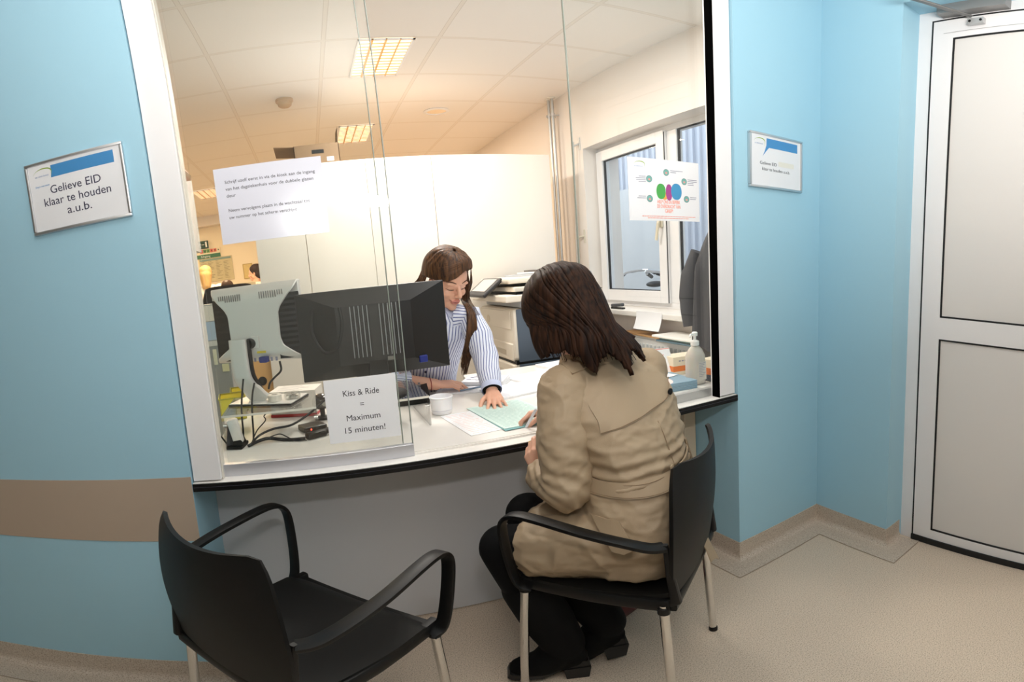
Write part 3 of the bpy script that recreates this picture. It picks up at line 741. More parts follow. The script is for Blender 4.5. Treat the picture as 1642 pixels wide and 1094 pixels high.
tag(t2.build('knitted_scarf', mat('scarf_tweed', rgb(128, 116, 106), 0.9, bump=0.5, bscale=220, var=0.3, vscale=90)), 'grey-brown knitted scarf below the hanging dark coat', 'scarf')

# bicycles outside
def bicycle(label, x, y, rz, h=1.0):
    t = thing('bicycle', label, 'bicycle', (x, y, 0.10), rz, 'bicycles parked outside the office window')
    t['_local'] = 1
    def wheel(cx, nm):
        mb = MB(); pts = [(cx + 0.34 * math.cos(a), 0, 0.36 + 0.34 * math.sin(a)) for a in [2 * PI * k / 36 for k in range(37)]]
        mb.tube(pts, 0.02, 8, cap=False, side=(0, 1, 0)); w = mb.build(nm, M['black'], t, smooth=True)
        mb = MB()
        for k in range(18):
            a = 2 * PI * k / 18; mb.tube([(cx, 0, 0.36), (cx + 0.33 * math.cos(a), 0, 0.36 + 0.33 * math.sin(a))], 0.0016, 4)
        s = mb.build('spokes', M['chrome'], w); s.parent = w; s.matrix_parent_inverse.identity()
    wheel(-0.53, 'wheel'); wheel(0.53, 'wheel')
    mb = MB(); fr = [((-0.53, 0, 0.36), (-0.12, 0, 0.32)), ((-0.12, 0, 0.32), (0.36, 0, 0.78)), ((-0.12, 0, 0.32), (-0.24, 0, 0.86)), ((-0.53, 0, 0.36), (-0.22, 0, 0.78)), ((-0.22, 0, 0.62), (0.36, 0, 0.80)), ((0.36, 0, 0.98), (0.53, 0, 0.36))]
    for a, b in fr: mb.tube([a, b], 0.016, 8)
    mb.build('frame', mat('bike_frame_silver', rgb(196, 198, 202), 0.3, 0.5), t, smooth=True)
    MB().sphere((-0.25, 0, 0.93), (0.14, 0.08, 0.035)).build('saddle', M['black'], t, smooth=True)
    mb = MB(); mb.tube(spline([(0.18, -0.30, 1.06), (0.30, -0.27, 1.10), (0.36, -0.08, 1.08), (0.35, 0, 1.04), (0.36, 0.08, 1.08), (0.30, 0.27, 1.10), (0.18, 0.30, 1.06)]), 0.014, 8); mb.tube([(0.35, 0, 0.95), (0.35, 0, 1.05)], 0.014, 8)
    mb.build('handlebar', M['chrome'], t, smooth=True)
    MB().tube([(0.10, 0.302, 1.045), (0.22, 0.295, 1.075)], 0.018, 8).build('grip', M['black'], t, smooth=True)
    MB().tube([(0.10, -0.302, 1.045), (0.22, -0.295, 1.075)], 0.018, 8).build('grip', M['black'], t, smooth=True)
    mb = MB(); mb.box((-0.75, -0.07, 0.74), (-0.35, 0.07, 0.752)); mb.build('carrier', M['alu'], t)
    MB().sphere((0.47, 0, 0.93), (0.06, 0.05, 0.05)).build('headlamp', M['chrome'], t, smooth=True)
bicycle('silver bicycle parked outside, seen through the left window sash', 3.75, 3.35, R(200))
bicycle('silver bicycle parked outside, seen through the right window sash beside the coat', 3.55, 2.35, R(215))
# ================================================================ on the counter
# monitors -------------------------------------------------------
def frustum(mb, c0, s0, c1, s1):
    """four-sided hull between two axis-aligned rectangles (x,z) at two depths y; c=(x,y,z)"""
    def rect(c, s): return [(c[0] - s[0], c[1], c[2] - s[1]), (c[0] + s[0], c[1], c[2] - s[1]), (c[0] + s[0], c[1], c[2] + s[1]), (c[0] - s[0], c[1], c[2] + s[1])]
    a = [mb.bm.verts.new(p) for p in rect(c0, s0)]; b = [mb.bm.verts.new(p) for p in rect(c1, s1)]
    mb.bm.faces.new(a); mb.bm.faces.new(b[::-1])
    for i in range(4): mb.bm.faces.new((a[i], b[i], b[(i + 1) % 4], a[(i + 1) % 4]))
    return mb
RZ = 0.868     # top of the acrylic risers
# silver monitor, back towards the visitor
mon = thing('silver_monitor', 'silver computer monitor seen from behind, on the left acrylic riser', 'monitor', (0.184, 0.592, RZ), R(-21))
mon['_local'] = 1
W2, H2 = 0.188, 0.148
MB().box((-W2, 0.0, 0.160), (W2, 0.022, 0.160 + 2 * H2), bev=0.004).build('bezel', M['silver'], mon)
MB().box((-W2 + 0.012, 0.0215, 0.175), (W2 - 0.012, 0.0228, 0.145 + 2 * H2)).build('screen', M['black'], mon)
zc = 0.160 + H2
mb = MB()            # waisted back shell: full width at the top and bottom, narrow in the middle
rows = []
def sil(v):
    for (v0, w0), (v1, w1) in zip(((0, 1.0), (0.06, 0.95), (0.20, 0.62), (0.30, 0.57), (0.62, 0.58), (0.70, 0.64), (0.92, 0.95)), ((0.06, 0.95), (0.20, 0.62), (0.30, 0.57), (0.62, 0.58), (0.70, 0.64), (0.92, 0.95), (1.0, 1.0))):
        if v <= v1: return w0 + (w1 - w0) * (v - v0) / (v1 - v0)
    return 1.0
for i in range(33):
    v = i / 32; z = 0.162 + v * (2 * H2 - 0.004); wx = sil(v) * (W2 - 0.001)
    y = -0.034 + 0.030 * max(0, (v - 0.80) / 0.2) ** 2 + 0.026 * max(0, (0.12 - v) / 0.12) ** 2
    rows.append([(-wx, y + 0.004, z), (-wx * 0.97, y, z), (0, y - 0.002, z), (wx * 0.97, y, z), (wx, y + 0.004, z)])
mb.shell(rows, -0.004); mb.build('back_cover', M['silver'], mon, smooth=True, angle=30)
for s in (-1, 1):
    mb = MB(); rows = []
    for i in range(25):
        v = i / 24; z = 0.168 + v * (2 * H2 - 0.052)
        yy = 0.0015 * (i % 2)
        rows.append([(s * 0.095, -0.028 + yy, z), (s * 0.14, -0.016 + yy, z), (s * (W2 - 0.003), 0.0 + yy, z)])
    mb.shell(rows, 0.004 * s); mb.build('side_vent', M['black'], mon)
for s in (-1, 1):
    mb = MB()
    for k in range(30):
        xx = -0.135 + k * 0.0093
        if abs(xx) < 0.035 or xx * s < 0: continue
        hh = 0.026 if abs(xx) < 0.11 else 0.018
        mb.box((xx - 0.0012, -0.0375, 0.160 + 2 * H2 - 0.030 - hh), (xx + 0.0012, -0.0340, 0.160 + 2 * H2 - 0.030))
    mb.build('vent_slots', mat('slot_grey', rgb(120, 116, 112), 0.5), mon)
# column and base of the stand
mb = MB(); mb.tube(spline([(-0.060, -0.062, 0.255), (-0.060, -0.064, 0.18), (-0.056, -0.058, 0.10), (-0.03, -0.03, 0.04), (-0.008, -0.012, 0.008)], 5), 0.02, 14, flat=[(0.074, 0.022)] * 14 + [(0.082, 0.024)] * 7, side=(1, 0, 0)); st = mb.build('stand', M['silver'], mon, smooth=True, angle=50)
mb = MB(); mb.tube(spline([(-0.030, -0.048, 0.25), (-0.030, -0.049, 0.18), (-0.028, -0.044, 0.11), (-0.012, -0.02, 0.045)], 5), 0.02, 10, flat=(0.03, 0.022), side=(1, 0, 0)); mb.build('stand_back', M['black'], st, smooth=True)
mb = MB(); mb.cyl((-0.02, -0.05, 0.235), (-0.005, -0.02, 0.235), 0.02, 14); mb.build('tilt_hinge', M['black'], mon, smooth=True)
mb = MB(); mb.box((-0.015, -0.043, 0.215), (0.02, -0.036, 0.262), bev=0.004); mb.build('mounting_plate', M['silver'], mon)
mb = MB(); mb.box((-0.12, -0.085, 0.0005), (0.14, 0.085, 0.006), bev=0.002); mb.box((-0.12, -0.085, 0.0062), (0.14, 0.085, 0.010), bev=0.002)
mb.build('base', M['silver'], mon)
mb = MB(); mb.box((-0.123, -0.088, 0.0003), (0.143, 0.088, 0.0058), bev=0.002); mb.build('base_rim', M['black'], mon)
MB().box((0.005, -0.0395, 0.205 - 0.010), (0.042, -0.0375, 0.205 - 0.002)).build('yellow_label', mat('label_yellow', rgb(222, 198, 40), 0.5), mon)
M['vga'] = mat('vga_blue', rgb(24, 40, 120), 0.45)
pl = MB().box((0.018, -0.058, 0.160), (0.050, -0.030, 0.182), bev=0.003).build('video_plug', M['vga'], mon)
for k in range(4):
    MB().box((-0.012 + k * 0.02 + (0.03 if k > 1 else 0), -0.0385, 0.163), (-0.003 + k * 0.02 + (0.03 if k > 1 else 0), -0.0375, 0.178)).build('port', M['ink_grey'], mon)

# black monitor
mon2 = thing('black_monitor', 'large black computer monitor seen from behind, in front of the receptionist', 'monitor', (0.613, 0.45, RZ), R(0))
mon2['_local'] = 1
Wb, Hb, z0 = 0.271, 0.160, 0.078
M['mon_black'] = mat('monitor_black', rgb(26, 25, 25), 0.36, bump=0.12, bscale=900)
MB().box((-Wb, 0.012, z0), (Wb, 0.034, z0 + 2 * Hb), bev=0.003).build('bezel', M['mon_black'], mon2)
MB().box((-Wb + .014, 0.0335, z0 + .016), (Wb - .014, 0.0346, z0 + 2 * Hb - .014)).build('screen', M['black'], mon2)
mb = MB(); frustum(mb, (0, 0.012, z0 + Hb), (Wb - 0.002, Hb - 0.002), (0, -0.030, z0 + Hb - 0.004), (0.135, 0.104)); mb.build('back_cover', M['mon_black'], mon2)
for s in (-1, 1):
    mb = MB()
    for k in range(5): mb.box((s * 0.052 + (k - 2) * 0.015 - 0.0013, -0.0325, z0 + Hb - 0.085), (s * 0.052 + (k - 2) * 0.015 + 0.0013, -0.0298, z0 + Hb + 0.098))
    mb.build('vent_slots', mat('vent_edge_grey', rgb(150, 154, 156), 0.35), mon2)
MB().box((-0.014, -0.0325, z0 + 0.06), (0.014, -0.0303, z0 + Hb + 0.09)).build('cable_cover', mat('cover_grey', rgb(44, 44, 42), 0.4), mon2)
mb = MB(); mb.tube(spline([(-0.215, -0.012, z0 + 2 * Hb - 0.06), (-0.222, -0.02, z0 + Hb + 0.02), (-0.19, -0.03, z0 + Hb - 0.05), (-0.14, -0.034, z0 + Hb - 0.04), (-0.115, -0.036, z0 + Hb + 0.04), (-0.118, -0.03, z0 + Hb + 0.10)]), 0.006, 8); mb.build('cable_loop', M['cable'], mon2, smooth=True)
mb = MB(); mb.box((-0.20, 0.006, z0 + 2 * Hb - 0.022), (0.20, 0.012 - 0.004 + 0.002, z0 + 2 * Hb - 0.016)); mb.build('top_slot', M['black'], mon2)
p2 = MB().box((0.150, -0.030, z0 + 0.03), (0.180, 0.0, z0 + 0.056), bev=0.003).build('video_plug', M['vga'], mon2)
mb = MB(); mb.tube(spline([(-0.0, -0.02, z0 + 0.06), (0, -0.015, 0.03), (0, 0, 0.012)], 4), 0.02, 10, flat=(0.07, 0.025), side=(1, 0, 0)); mb.build('stand', M['black'], mon2, smooth=True)
MB().lathe([(0.10, 0.0005), (0.10, 0.006), (0.085, 0.012), (0.0, 0.013)], (0, 0.02, 0)).build('base', M['black'], mon2, smooth=True)
tx = mat('monitor_print', rgb(120, 118, 112), 0.5)
MB().box((0.09 - 0.055, -0.0335, z0 + 0.055), (0.115 - .055, -0.0325, z0 + 0.068)).build('spec_label', tx, mon2)

# acrylic risers
def riser(x, y, w, d, label):
    t = thing('acrylic_riser', label, 'monitor riser', (x, y, HC), 0, 'clear acrylic monitor risers')
    th = 0.008; z1 = RZ
    MB().box((x - w / 2, y - d / 2, z1 - th), (x + w / 2, y + d / 2, z1), bev=0.002).build('top_plate', M['acrylic'], t)
    for s in (-1, 1):
        lg = MB().box((x + s * (w / 2) - (th if s > 0 else 0), y - d / 2, HC + 0.0005), (x + s * (w / 2) + (0 if s > 0 else th), y + d / 2, z1 - th), bev=0.002).build('leg', M['acrylic'], t)
        MB().tube([(x + s * (w / 2 + 0.002), y - d / 2 + 0.03, HC + 0.065), (x + s * (w / 2 - 0.012), y - d / 2 + 0.03, HC + 0.065)], 0.009, 12).build('screw', M['chrome'], lg, smooth=True)
    MB().box((x - w / 2, y - d / 2 - 0.001, z1 - th), (x + w / 2, y - d / 2, z1)).build('polished_edge', mat('acrylic_edge', rgb(226, 222, 212), 0.1), t)
    return t
riser(0.205, 0.56, 0.34, 0.32, 'clear acrylic riser under the silver monitor, on the left of the counter')
riser(0.610, 0.52, 0.32, 0.34, 'clear acrylic riser under the black monitor, behind the taped ride notice')

# yellow letter trays
M['yellow2'] = mat('yellow_tray_inside', rgb(200, 190, 60), 0.5)
for k, (x, y) in enumerate(((0.005, 0.86), (0.035, 1.005))):
    t = thing('letter_tray', ('front' if k == 0 else 'rear') + ' yellow plastic letter tray behind the left riser', 'letter tray', (x, y, HC), R(8), 'yellow letter trays')
    t['_local'] = 1
    mb = MB(); w, d, h, q = 0.055, 0.065, 0.10, 0.004
    mb.box((-w, -d, 0.001), (w, d, 0.005)); mb.box((-w, -d, 0.001), (w, -d + q, h)); mb.box((-w, d - q, 0.001), (w, d, h)); mb.box((-w, -d, 0.001), (-w + q, d, h)); mb.box((w - q, -d, 0.001), (w, d, h))
    mb.build('body', M['yellow'], t)
    mb = MB(); mb.box((-w - .003, -d - .003, h - 0.006), (w + .003, -d + q, h)); mb.box((-w - .003, d - q, h - 0.006), (w + .003, d + .003, h)); mb.box((-w - .003, -d, h - 0.006), (-w + q, d, h)); mb.box((w - q, -d, h - 0.006), (w + .003, d, h)); mb.build('rim', M['yellow2'], t)

# card terminal in a black cradle
t = thing('card_terminal', 'silver card terminal in a black cradle at the left end of the counter', 'card reader', (0.083, 0.37, HC), R(-10))
t['_local'] = 1
mb = MB(); mb.prism([(-0.030, -0.030, 0.0), (0.030, -0.030, 0.0), (0.03, 0.0, 0.0), (-0.006, 0.0, 0.095), (-0.022, 0.0, 0.095), (-0.030, -0.0, 0.07)], (0, 0.035, 0)); mb.build('cradle', mat('cradle_black', rgb(26, 24, 28), 0.4), t)
mb = MB(); mb.box((-0.027, -0.04, 0.0), (0.030, 0.045, 0.012), bev=0.003); mb.prism([(-0.005, -0.035, 0.012), (0.032, -0.035, 0.012), (0.032, -0.035, 0.03), (0.01, -0.035, 0.055)], (0, 0.03, 0)); mb.build('foot', M['black'], t)
mb = MB().box((-0.019, -0.011, -0.045), (0.019, 0.011, 0.045), bev=0.006); bmesh.ops.rotate(mb.bm, cent=(0, 0, 0), matrix=rotm('Y', -8) @ rotm('X', 10), verts=mb.bm.verts); bmesh.ops.translate(mb.bm, vec=(0.012, -0.030, 0.068), verts=mb.bm.verts)
mb.build('terminal', M['silver'], t, smooth=True)

# cables
def cable(label, pts, r=0.0035):
    o = MB().tube(spline(pts, 7), r, 8).build('cable', M['cable'], None, smooth=True); tag(o, label, 'cable', 'black cables on the counter'); return o
zc_ = HC + 0.0045
cable('black cable hanging from the silver monitor stand down to the card terminal', [(0.122, 0.465, 0.985), (0.112, 0.452, 0.93), (0.104, 0.440, 0.87), (0.103, 0.425, 0.80), (0.100, 0.412, 0.768)])
cable('black cable hanging in front of the silver monitor base to the bundle on the counter', [(0.160, 0.472, 0.965), (0.148, 0.455, 0.92), (0.143, 0.430, 0.86), (0.142, 0.40, 0.79), (0.140, 0.375, zc_)])
cable('thick black cable rising from the bundle to the right behind the taped notice', [(0.130, 0.360, zc_), (0.165, 0.375, 0.79), (0.215, 0.40, 0.803), (0.28, 0.42, 0.806), (0.345, 0.45, 0.832), (0.41, 0.50, 0.868)], 0.0042)
cable('black cable bundle running flat over the counter to the power adapter', [(0.125, 0.350, zc_), (0.16, 0.375, 0.770), (0.195, 0.392, 0.772), (0.24, 0.385, 0.765), (0.285, 0.375, 0.763), (0.325, 0.372, 0.764)], 0.0062)
cable('thin looped cable lying over the black bundle', [(0.20, 0.385, 0.778), (0.235, 0.395, 0.783), (0.262, 0.385, 0.772), (0.29, 0.36, 0.762), (0.33, 0.352, 0.762)], 0.0022)
cable('thin black lead rising beside the left riser to the silver monitor base', [(0.135, 0.37, 0.765), (0.155, 0.41, 0.80), (0.185, 0.45, 0.825), (0.180, 0.47, 0.838), (0.200, 0.49, 0.85)], 0.0022)
cable('thin black lead sticking out behind the card terminal at the left post', [(0.062, 0.365, 0.762), (0.045, 0.372, 0.775), (0.030, 0.385, 0.793), (0.022, 0.39, 0.80)], 0.003)
cable('black cable from the power adapter to behind the taped notice', [(0.405, 0.418, 0.772), (0.43, 0.425, 0.768), (0.48, 0.44, 0.763)], 0.004)
cable('black video cable under the silver monitor', [(0.262, 0.468, 1.035), (0.262, 0.475, 1.00), (0.235, 0.485, 0.975), (0.215, 0.50, 0.955), (0.205, 0.52, 0.93)], 0.004)
t = thing('power_adapter', 'small black power adapter lying on the counter left of the taped notice', 'power adapter', (0.365, 0.39, HC), R(30))
t['_local'] = 1
MB().box((-0.04, -0.016, 0.001), (0.036, 0.016, 0.024), bev=0.006).build('body', M['black'], t, smooth=True)
MB().cyl((0.032, 0, 0.013), (0.062, 0, 0.018), 0.011, 14).build('strain_relief', M['black'], t, smooth=True)
t = thing('docking_box', 'small dark device with a red light on the counter, beside the left riser', 'electronic device', (0.352, 0.50, HC), R(22))
t['_local'] = 1
MB().box((-0.045, -0.035, 0.001), (0.045, 0.04, 0.022), bev=0.004).build('body', mat('device_brown', rgb(44, 36, 32), 0.35), t)
MB().sphere((-0.02, -0.0362, 0.013), 0.0028).build('red_light', mat('red_led', (1.0, 0.05, 0.02, 1), 0.4, emit=6.0), t)
MB().box((0.01, -0.085, 0.001), (0.055, -0.04, 0.003), rot=rotm('X', 12)).build('ribbon_strip', mat('strip_grey', rgb(186, 176, 160), 0.4), t)
t = thing('webcam', 'shiny black rounded webcam standing behind the left riser', 'webcam', (0.395, 0.66, HC), R(20))
t['_local'] = 1
MB().lathe([(0.035, 0.001), (0.035, 0.008), (0.01, 0.012), (0.01, 0.05)], (0, 0, 0)).build('foot', M['black'], t, smooth=True)
MB().sphere((0, 0, 0.072), (0.040, 0.034, 0.034)).build('housing', mat('gloss_dark', rgb(52, 42, 34), 0.12, coat=1.0), t, smooth=True)
MB().tube([(0.0, -0.032, 0.072), (0, -0.038, 0.072)], 0.014, 16).build('lens', M['chrome'], t, smooth=True)
t = thing('desk_phone', 'black desk telephone behind the right riser, left of the white cup', 'telephone', (0.765, 0.795, HC), R(-8))
t['_local'] = 1
mb = MB(); mb.prism([(-0.09, -0.10, 0.001), (-0.09, 0.10, 0.001), (-0.09, 0.10, 0.075), (-0.09, -0.10, 0.035)], (0.18, 0, 0)); mb.build('body', M['black'], t)
mb = MB(); mb.tube([(-0.07, -0.09, 0.062), (-0.07, 0.0, 0.088), (-0.07, 0.09, 0.098)], 0.02, 12, flat=(0.045, 0.032), side=(1, 0, 0)); mb.build('handset', mat('handset_black', rgb(34, 32, 34), 0.35), t, smooth=True)
mb = MB()
for i in range(4):
    for j in range(3): mb.box((-0.01 + j * 0.026, -0.07 + i * 0.03, 0.046 + i * 0.006), (0.008 + j * 0.026, -0.052 + i * 0.03, 0.052 + i * 0.006))
mb.build('keypad', mat('keys_grey', rgb(120, 122, 126), 0.4), t)
# white plastic cup
t = thing('plastic_cup', 'white plastic dessert cup standing on the counter, in front of the receptionist', 'cup', (0.845, 0.50, HC))
MB().lathe([(0.036, 0.001), (0.038, 0.004), (0.0405, 0.02), (0.043, 0.062), (0.046, 0.064), (0.0465, 0.068), (0.044, 0.069), (0.0415, 0.062), (0.039, 0.02), (0.036, 0.006), (0.0, 0.005)], (0.845, 0.50, HC), 40).build('cup_body', mat('cup_white', rgb(240, 240, 242), 0.35, sss=0.1), t, smooth=True)
MB().lathe([(0.0408, 0.016), (0.0411, 0.0165), (0.0412, 0.018), (0.0409, 0.0185)], (0.845, 0.50, HC), 40).build('rib', mat('cup_rib', rgb(214, 214, 220), 0.4), t, smooth=True)

# tape roll, clip dish, note pads on the left
t = thing('tape_roll', 'white adhesive tape roll lying on the base of the silver monitor', 'tape roll', (0.222, 0.535, 0.8785))
MB().lathe([(0.012, 0), (0.026, 0), (0.0265, 0.022), (0.024, 0.024), (0.013, 0.024), (0.012, 0.0)], (0.222, 0.535, 0.8785), 32).build('tape', mat('tape_white', rgb(226, 220, 208), 0.5), t, smooth=True)
MB().lathe([(0.0118, 0.002), (0.0119, 0.023)], (0.222, 0.535, 0.8785), 24).build('core', mat('core_grey', rgb(150, 148, 144), 0.6), t)
t = thing('clip_dish', 'round clear dish with silver clips, right of the white tape roll', 'dish', (0.288, 0.545, 0.8785))
MB().lathe([(0.030, 0), (0.032, 0.012), (0.030, 0.024), (0.028, 0.024), (0.029, 0.012), (0.027, 0.003), (0, 0.003)], (0.288, 0.545, 0.8785), 32).build('bowl', M['acrylic'], t, smooth=True)
mb = MB(); rr = random.Random(3)
for k in range(70):
    a = rr.uniform(0, 2 * PI); q = rr.uniform(0, 0.022); p = Vector((0.288 + q * math.cos(a), 0.545 + q * math.sin(a), 0.8785 + rr.uniform(0.006, 0.018))); d = Vector((rr.uniform(-1, 1), rr.uniform(-1, 1), rr.uniform(-.4, .4))).normalized() * 0.008
    mb.tube([p - d, p + d], 0.0011, 5)
o = mb.build('clips', M['chrome'], t); o['kind'] = 'stuff'
t = thing('paper_stack', 'stack of white note paper with a red lower edge behind the silver monitor base', 'papers', (0.29, 0.81, 0.868), R(-14))
t['_local'] = 1
MB().box((-0.10, -0.07, 0.0005 - 0.11), (0.10, 0.07, 0.012 - 0.11 + 0.10 - 0.10), bev=0.001).build('red_cover', mat('red_cover', rgb(196, 60, 60), 0.5), t)
MB().box((-0.098, -0.068, 0.0125 - 0.11), (0.10, 0.07, 0.0), bev=0.001).build('pages', mat('page_stack', rgb(240, 234, 226), 0.6), t)
mb = MB()
for k in range(5): mb.box((-0.07, 0.045 - k * 0.022, 0.0), (0.02 + 0.02 * (k % 3), 0.047 - k * 0.022, 0.0004))
mb.build('handwriting', M['ink_grey'], t)

# papers -----------------------------------------------------------------
def paper(name, label, cat, c, w, d, rz, z, th=0.0012, material=None, lines=None, group=None):
    t = thing(name, label, cat, (c[0], c[1], z), R(rz), group); t['_local'] = 1
    MB().box((-w / 2, -d / 2, 0), (w / 2, d / 2, th)).build('sheet', material or M['paper'], t)
    if lines:
        col, n, x0, x1, y0, y1, hh = lines; mb = MB(); rr = random.Random(hash(name) % 99 + n)
        for k in range(n):
            yy = y1 - (y1 - y0) * k / max(1, n - 1); xx = x0
            while xx < x1 - 0.01:
                ww = rr.uniform(0.012, 0.05); mb.box((xx, yy - hh / 2, th), (min(x1, xx + ww), yy + hh / 2, th + 0.0002)); xx += ww + rr.uniform(0.003, 0.01)
        mb.build('print', col, t)
    return t
M['pale_green'] = mat('pale_green_paper', rgb(206, 228, 222), 0.6); M['pale_green2'] = mat('pale_green_print', rgb(176, 206, 200), 0.6); M['teal_paper'] = mat('teal_paper', rgb(118, 168, 170), 0.6)
M['pink_print'] = mat('pink_print', rgb(240, 214, 210), 0.6)
paper('form', 'white form with pink print lying under the green form', 'form', (0.945, 0.315, 0), 0.21, 0.30, 6, HC + 0.0005, lines=(M['pink_print'], 14, -0.09, -0.0, -0.13, 0.13, 0.005))
paper('carbon_copy', 'teal copy sheet peeking out below the green form', 'form', (1.062, 0.322, 0), 0.21, 0.35, 4, HC + 0.0020, material=M['teal_paper'])
paper('form', 'pale green form the woman in the trench coat is writing on', 'form', (1.070, 0.340, 0), 0.225, 0.345, 5, HC + 0.0034, material=M['pale_green'], lines=(M['pale_green2'], 20, -0.10, 0.10, -0.15, 0.15, 0.004))
for k, (cx, cy, rz, n, lb) in enumerate(((1.235, 0.69, 10, 9, 'thick white booklet at the front of the forms on the right'), (1.44, 0.88, 14, 6, 'white printed forms in the middle of the pile on the counter'), (1.68, 1.06, 8, 5, 'white printed forms at the back edge of the counter'))):
    paper('booklet' if k == 0 else 'form_stack', lb, 'papers', (cx, cy, 0), 0.30 if k else 0.27, 0.215, rz, HC + 0.0006 + 0.0000 * k, th=0.008 if k == 0 else 0.005 + 0.004 * k, lines=(mat('faint_print_%d' % k, rgb(206, 208, 222), 0.6), n, -0.12, 0.12, -0.09, 0.09, 0.003))
t = thing('newspaper_pile', 'pile of folded printed leaflets by the left hand of the receptionist', 'papers', (1.165, 0.93, HC), R(-32)); t['_local'] = 1
for k in range(5):
    MB().box((-0.11 + k * 0.003, -0.075 - k * 0.002, 0.0005 + k * 0.005), (0.11 - k * 0.002, 0.075 - k * 0.004, 0.0048 + k * 0.005), rot=rotm('Z', (k * 37) % 9 - 4), bev=0.0008).build('leaflet', M['paper'], t)
mb = MB(); rr = random.Random(8)
for k in range(14): 
    x = rr.uniform(-0.09, 0.05); y = rr.uniform(-0.06, 0.05); mb.box((x, y, 0.0256), (x + rr.uniform(.01, .04), y + rr.uniform(.003, .012), 0.0259))
mb.build('print', M['ink_grey'], t)
paper('notepad', 'white writing pad under the hands of the receptionist', 'note pad', (1.02, 0.865, 0), 0.21, 0.17, -20, HC + 0.0006, th=0.004, lines=(M['ink_grey'], 6, -0.08, 0.06, -0.06, 0.06, 0.002))
o = MB().tube([(1.00, 0.79, HC + 0.012), (1.11, 0.83, HC + 0.009)], 0.004, 10).build('ballpoint_pen', mat('pen_blue_grey', rgb(110, 130, 150), 0.3)); tag(o, 'blue-grey ballpoint pen on the pad by the receptionist', 'pen')

# right end: brochures, leaflet, boxes, bottle
M['brochure'] = mat('brochure_blue', rgb(128, 158, 178), 0.4)
for k in range(6):
    t = thing('brochure', '%s of the blue brochures stacked at the right end of the counter' % ('lowest', 'second from bottom', 'third from bottom', 'fourth from bottom', 'second from top', 'topmost')[k], 'brochure', (1.735, 0.315, HC + 0.0006 + k * 0.0058), R(-8 + (k * 5) % 4), 'stacked blue brochures'); t['_local'] = 1
    MB().box((-0.10, -0.105, 0), (0.105, 0.105, 0.0052), bev=0.0008).build('cover', M['brochure'], t)
    if k == 5:
        mb = MB(); mb.bm.faces.new([mb.bm.verts.new((-0.04 + 0.062 * math.cos(a), -0.02 + 0.085 * math.sin(a), 0.0054)) for a in [2 * PI * q / 24 for q in range(24)]]); mb.build('oval_picture', M['pink_print'], t)
paper('leaflet', 'white leaflet lying on the blue brochures', 'leaflet', (1.715, 0.385, 0), 0.19, 0.16, 12, HC + 0.0365, lines=(M['ink_pink'], 5, -0.08, 0.06, -0.05, 0.06, 0.003))
t = thing('flyer', 'flyer with pink handwriting-like print leaning behind the brochures', 'flyer', (1.83, 0.49, HC)); 
mx = plane_mx((1.83, 0.490, HC + 0.002), (0.97, -0.22, 0), (0.06, 0.45, 0.88))
mb = MB(); mb.box((-0.09, 0, -0.0005), (0.10, 0.135, 0.0005)); mb.bm.transform(mx); mb.build('sheet', M['paper'], t)
mb = MB(); rr = random.Random(5)
for k in range(8):
    x = -0.075
    while x < 0.05: w = rr.uniform(.008, .025); mb.box((x, 0.108 - k * 0.009, 0.0006), (x + w, 0.112 - k * 0.009, 0.0009)); x += w + .005
mb.box((-0.09, 0.128, 0.0006), (0.10, 0.133, 0.0009)); mb.bm.transform(mx); mb.build('pink_print', M['ink_pink'], t)
mb = MB()
for x, y in ((-0.03, 0.02), (-0.015, 0.025), (-0.02, 0.012)): mb.box((x, y, 0.0006), (x + 0.012, y + 0.012, 0.0009))
mb.bm.transform(mx); mb.build('blue_print', M['ink'], t)
for k, (x, y, rz, lb) in enumerate(((1.985, 0.50, -6, 'orange and white glove box behind the pump bottle'), (1.972, 0.245, 4, 'orange and white box right of the pump bottle, at the post'))):
    t = thing('glove_box', lb, 'box', (x, y, HC), R(rz), 'orange and white cartons'); t['_local'] = 1
    w, d, h = (0.075, 0.05, 0.085) if k == 0 else (0.035, 0.055, 0.098)
    MB().box((-w, -d, 0.0005), (w, d, h), bev=0.001).build('carton', mat('carton_cream_%d' % k, rgb(236, 222, 196), 0.55), t)
    MB().box((-w - .0006, -d - .0006, h * 0.32 if k else h * .2), (w + .0006, d + .0006, h * (0.62 if k else .5))).build('orange_band', mat('carton_orange_%d' % k, rgb(230, 122, 48), 0.5), t)
    if k: MB().box((-w - .0006, -d - .0006, 0.002), (w + .0006, d + .0006, h * 0.32)).build('dark_band', mat('carton_slate', rgb(66, 74, 86), 0.5), t)
    mb = MB()
    for q in range(3): mb.box((-w * .6 + q * .016, -d - .0009, h * .74), (-w * .6 + q * .016 + .010, -d - .0005, h * .80))
    mb.build('print', M['ink_grey'], t)
t = thing('sanitizer_bottle', 'clear plastic pump bottle of hand gel at the right end of the counter', 'pump bottle', (1.872, 0.262, HC))
t['_local'] = 1
M['bottle'] = glass_mat('bottle_plastic', (0.9, 0.88, 0.85, 1), 1.2, 0.15)
bt = mat('gel_bottle', rgb(222, 214, 204), 0.3, sss=0.3)
bt.node_tree.nodes['Principled BSDF'].inputs['Transmission Weight'].default_value = 0.25
mb = MB(); rows = []
for r_, z in ((0.030, 0.001), (0.041, 0.004), (0.042, 0.02), (0.042, 0.105), (0.041, 0.125), (0.032, 0.150), (0.020, 0.163), (0.016, 0.166), (0.016, 0.176)):
    row = []
    for k in range(33):
        a = 2 * PI * k / 32; e = 0.75 if z < 0.14 else 1.0
        row.append((math.copysign(abs(math.cos(a)) ** e, math.cos(a)) * r_ * 1.08, math.copysign(abs(math.sin(a)) ** e, math.sin(a)) * r_ * 0.72, z))
    rows.append(row)
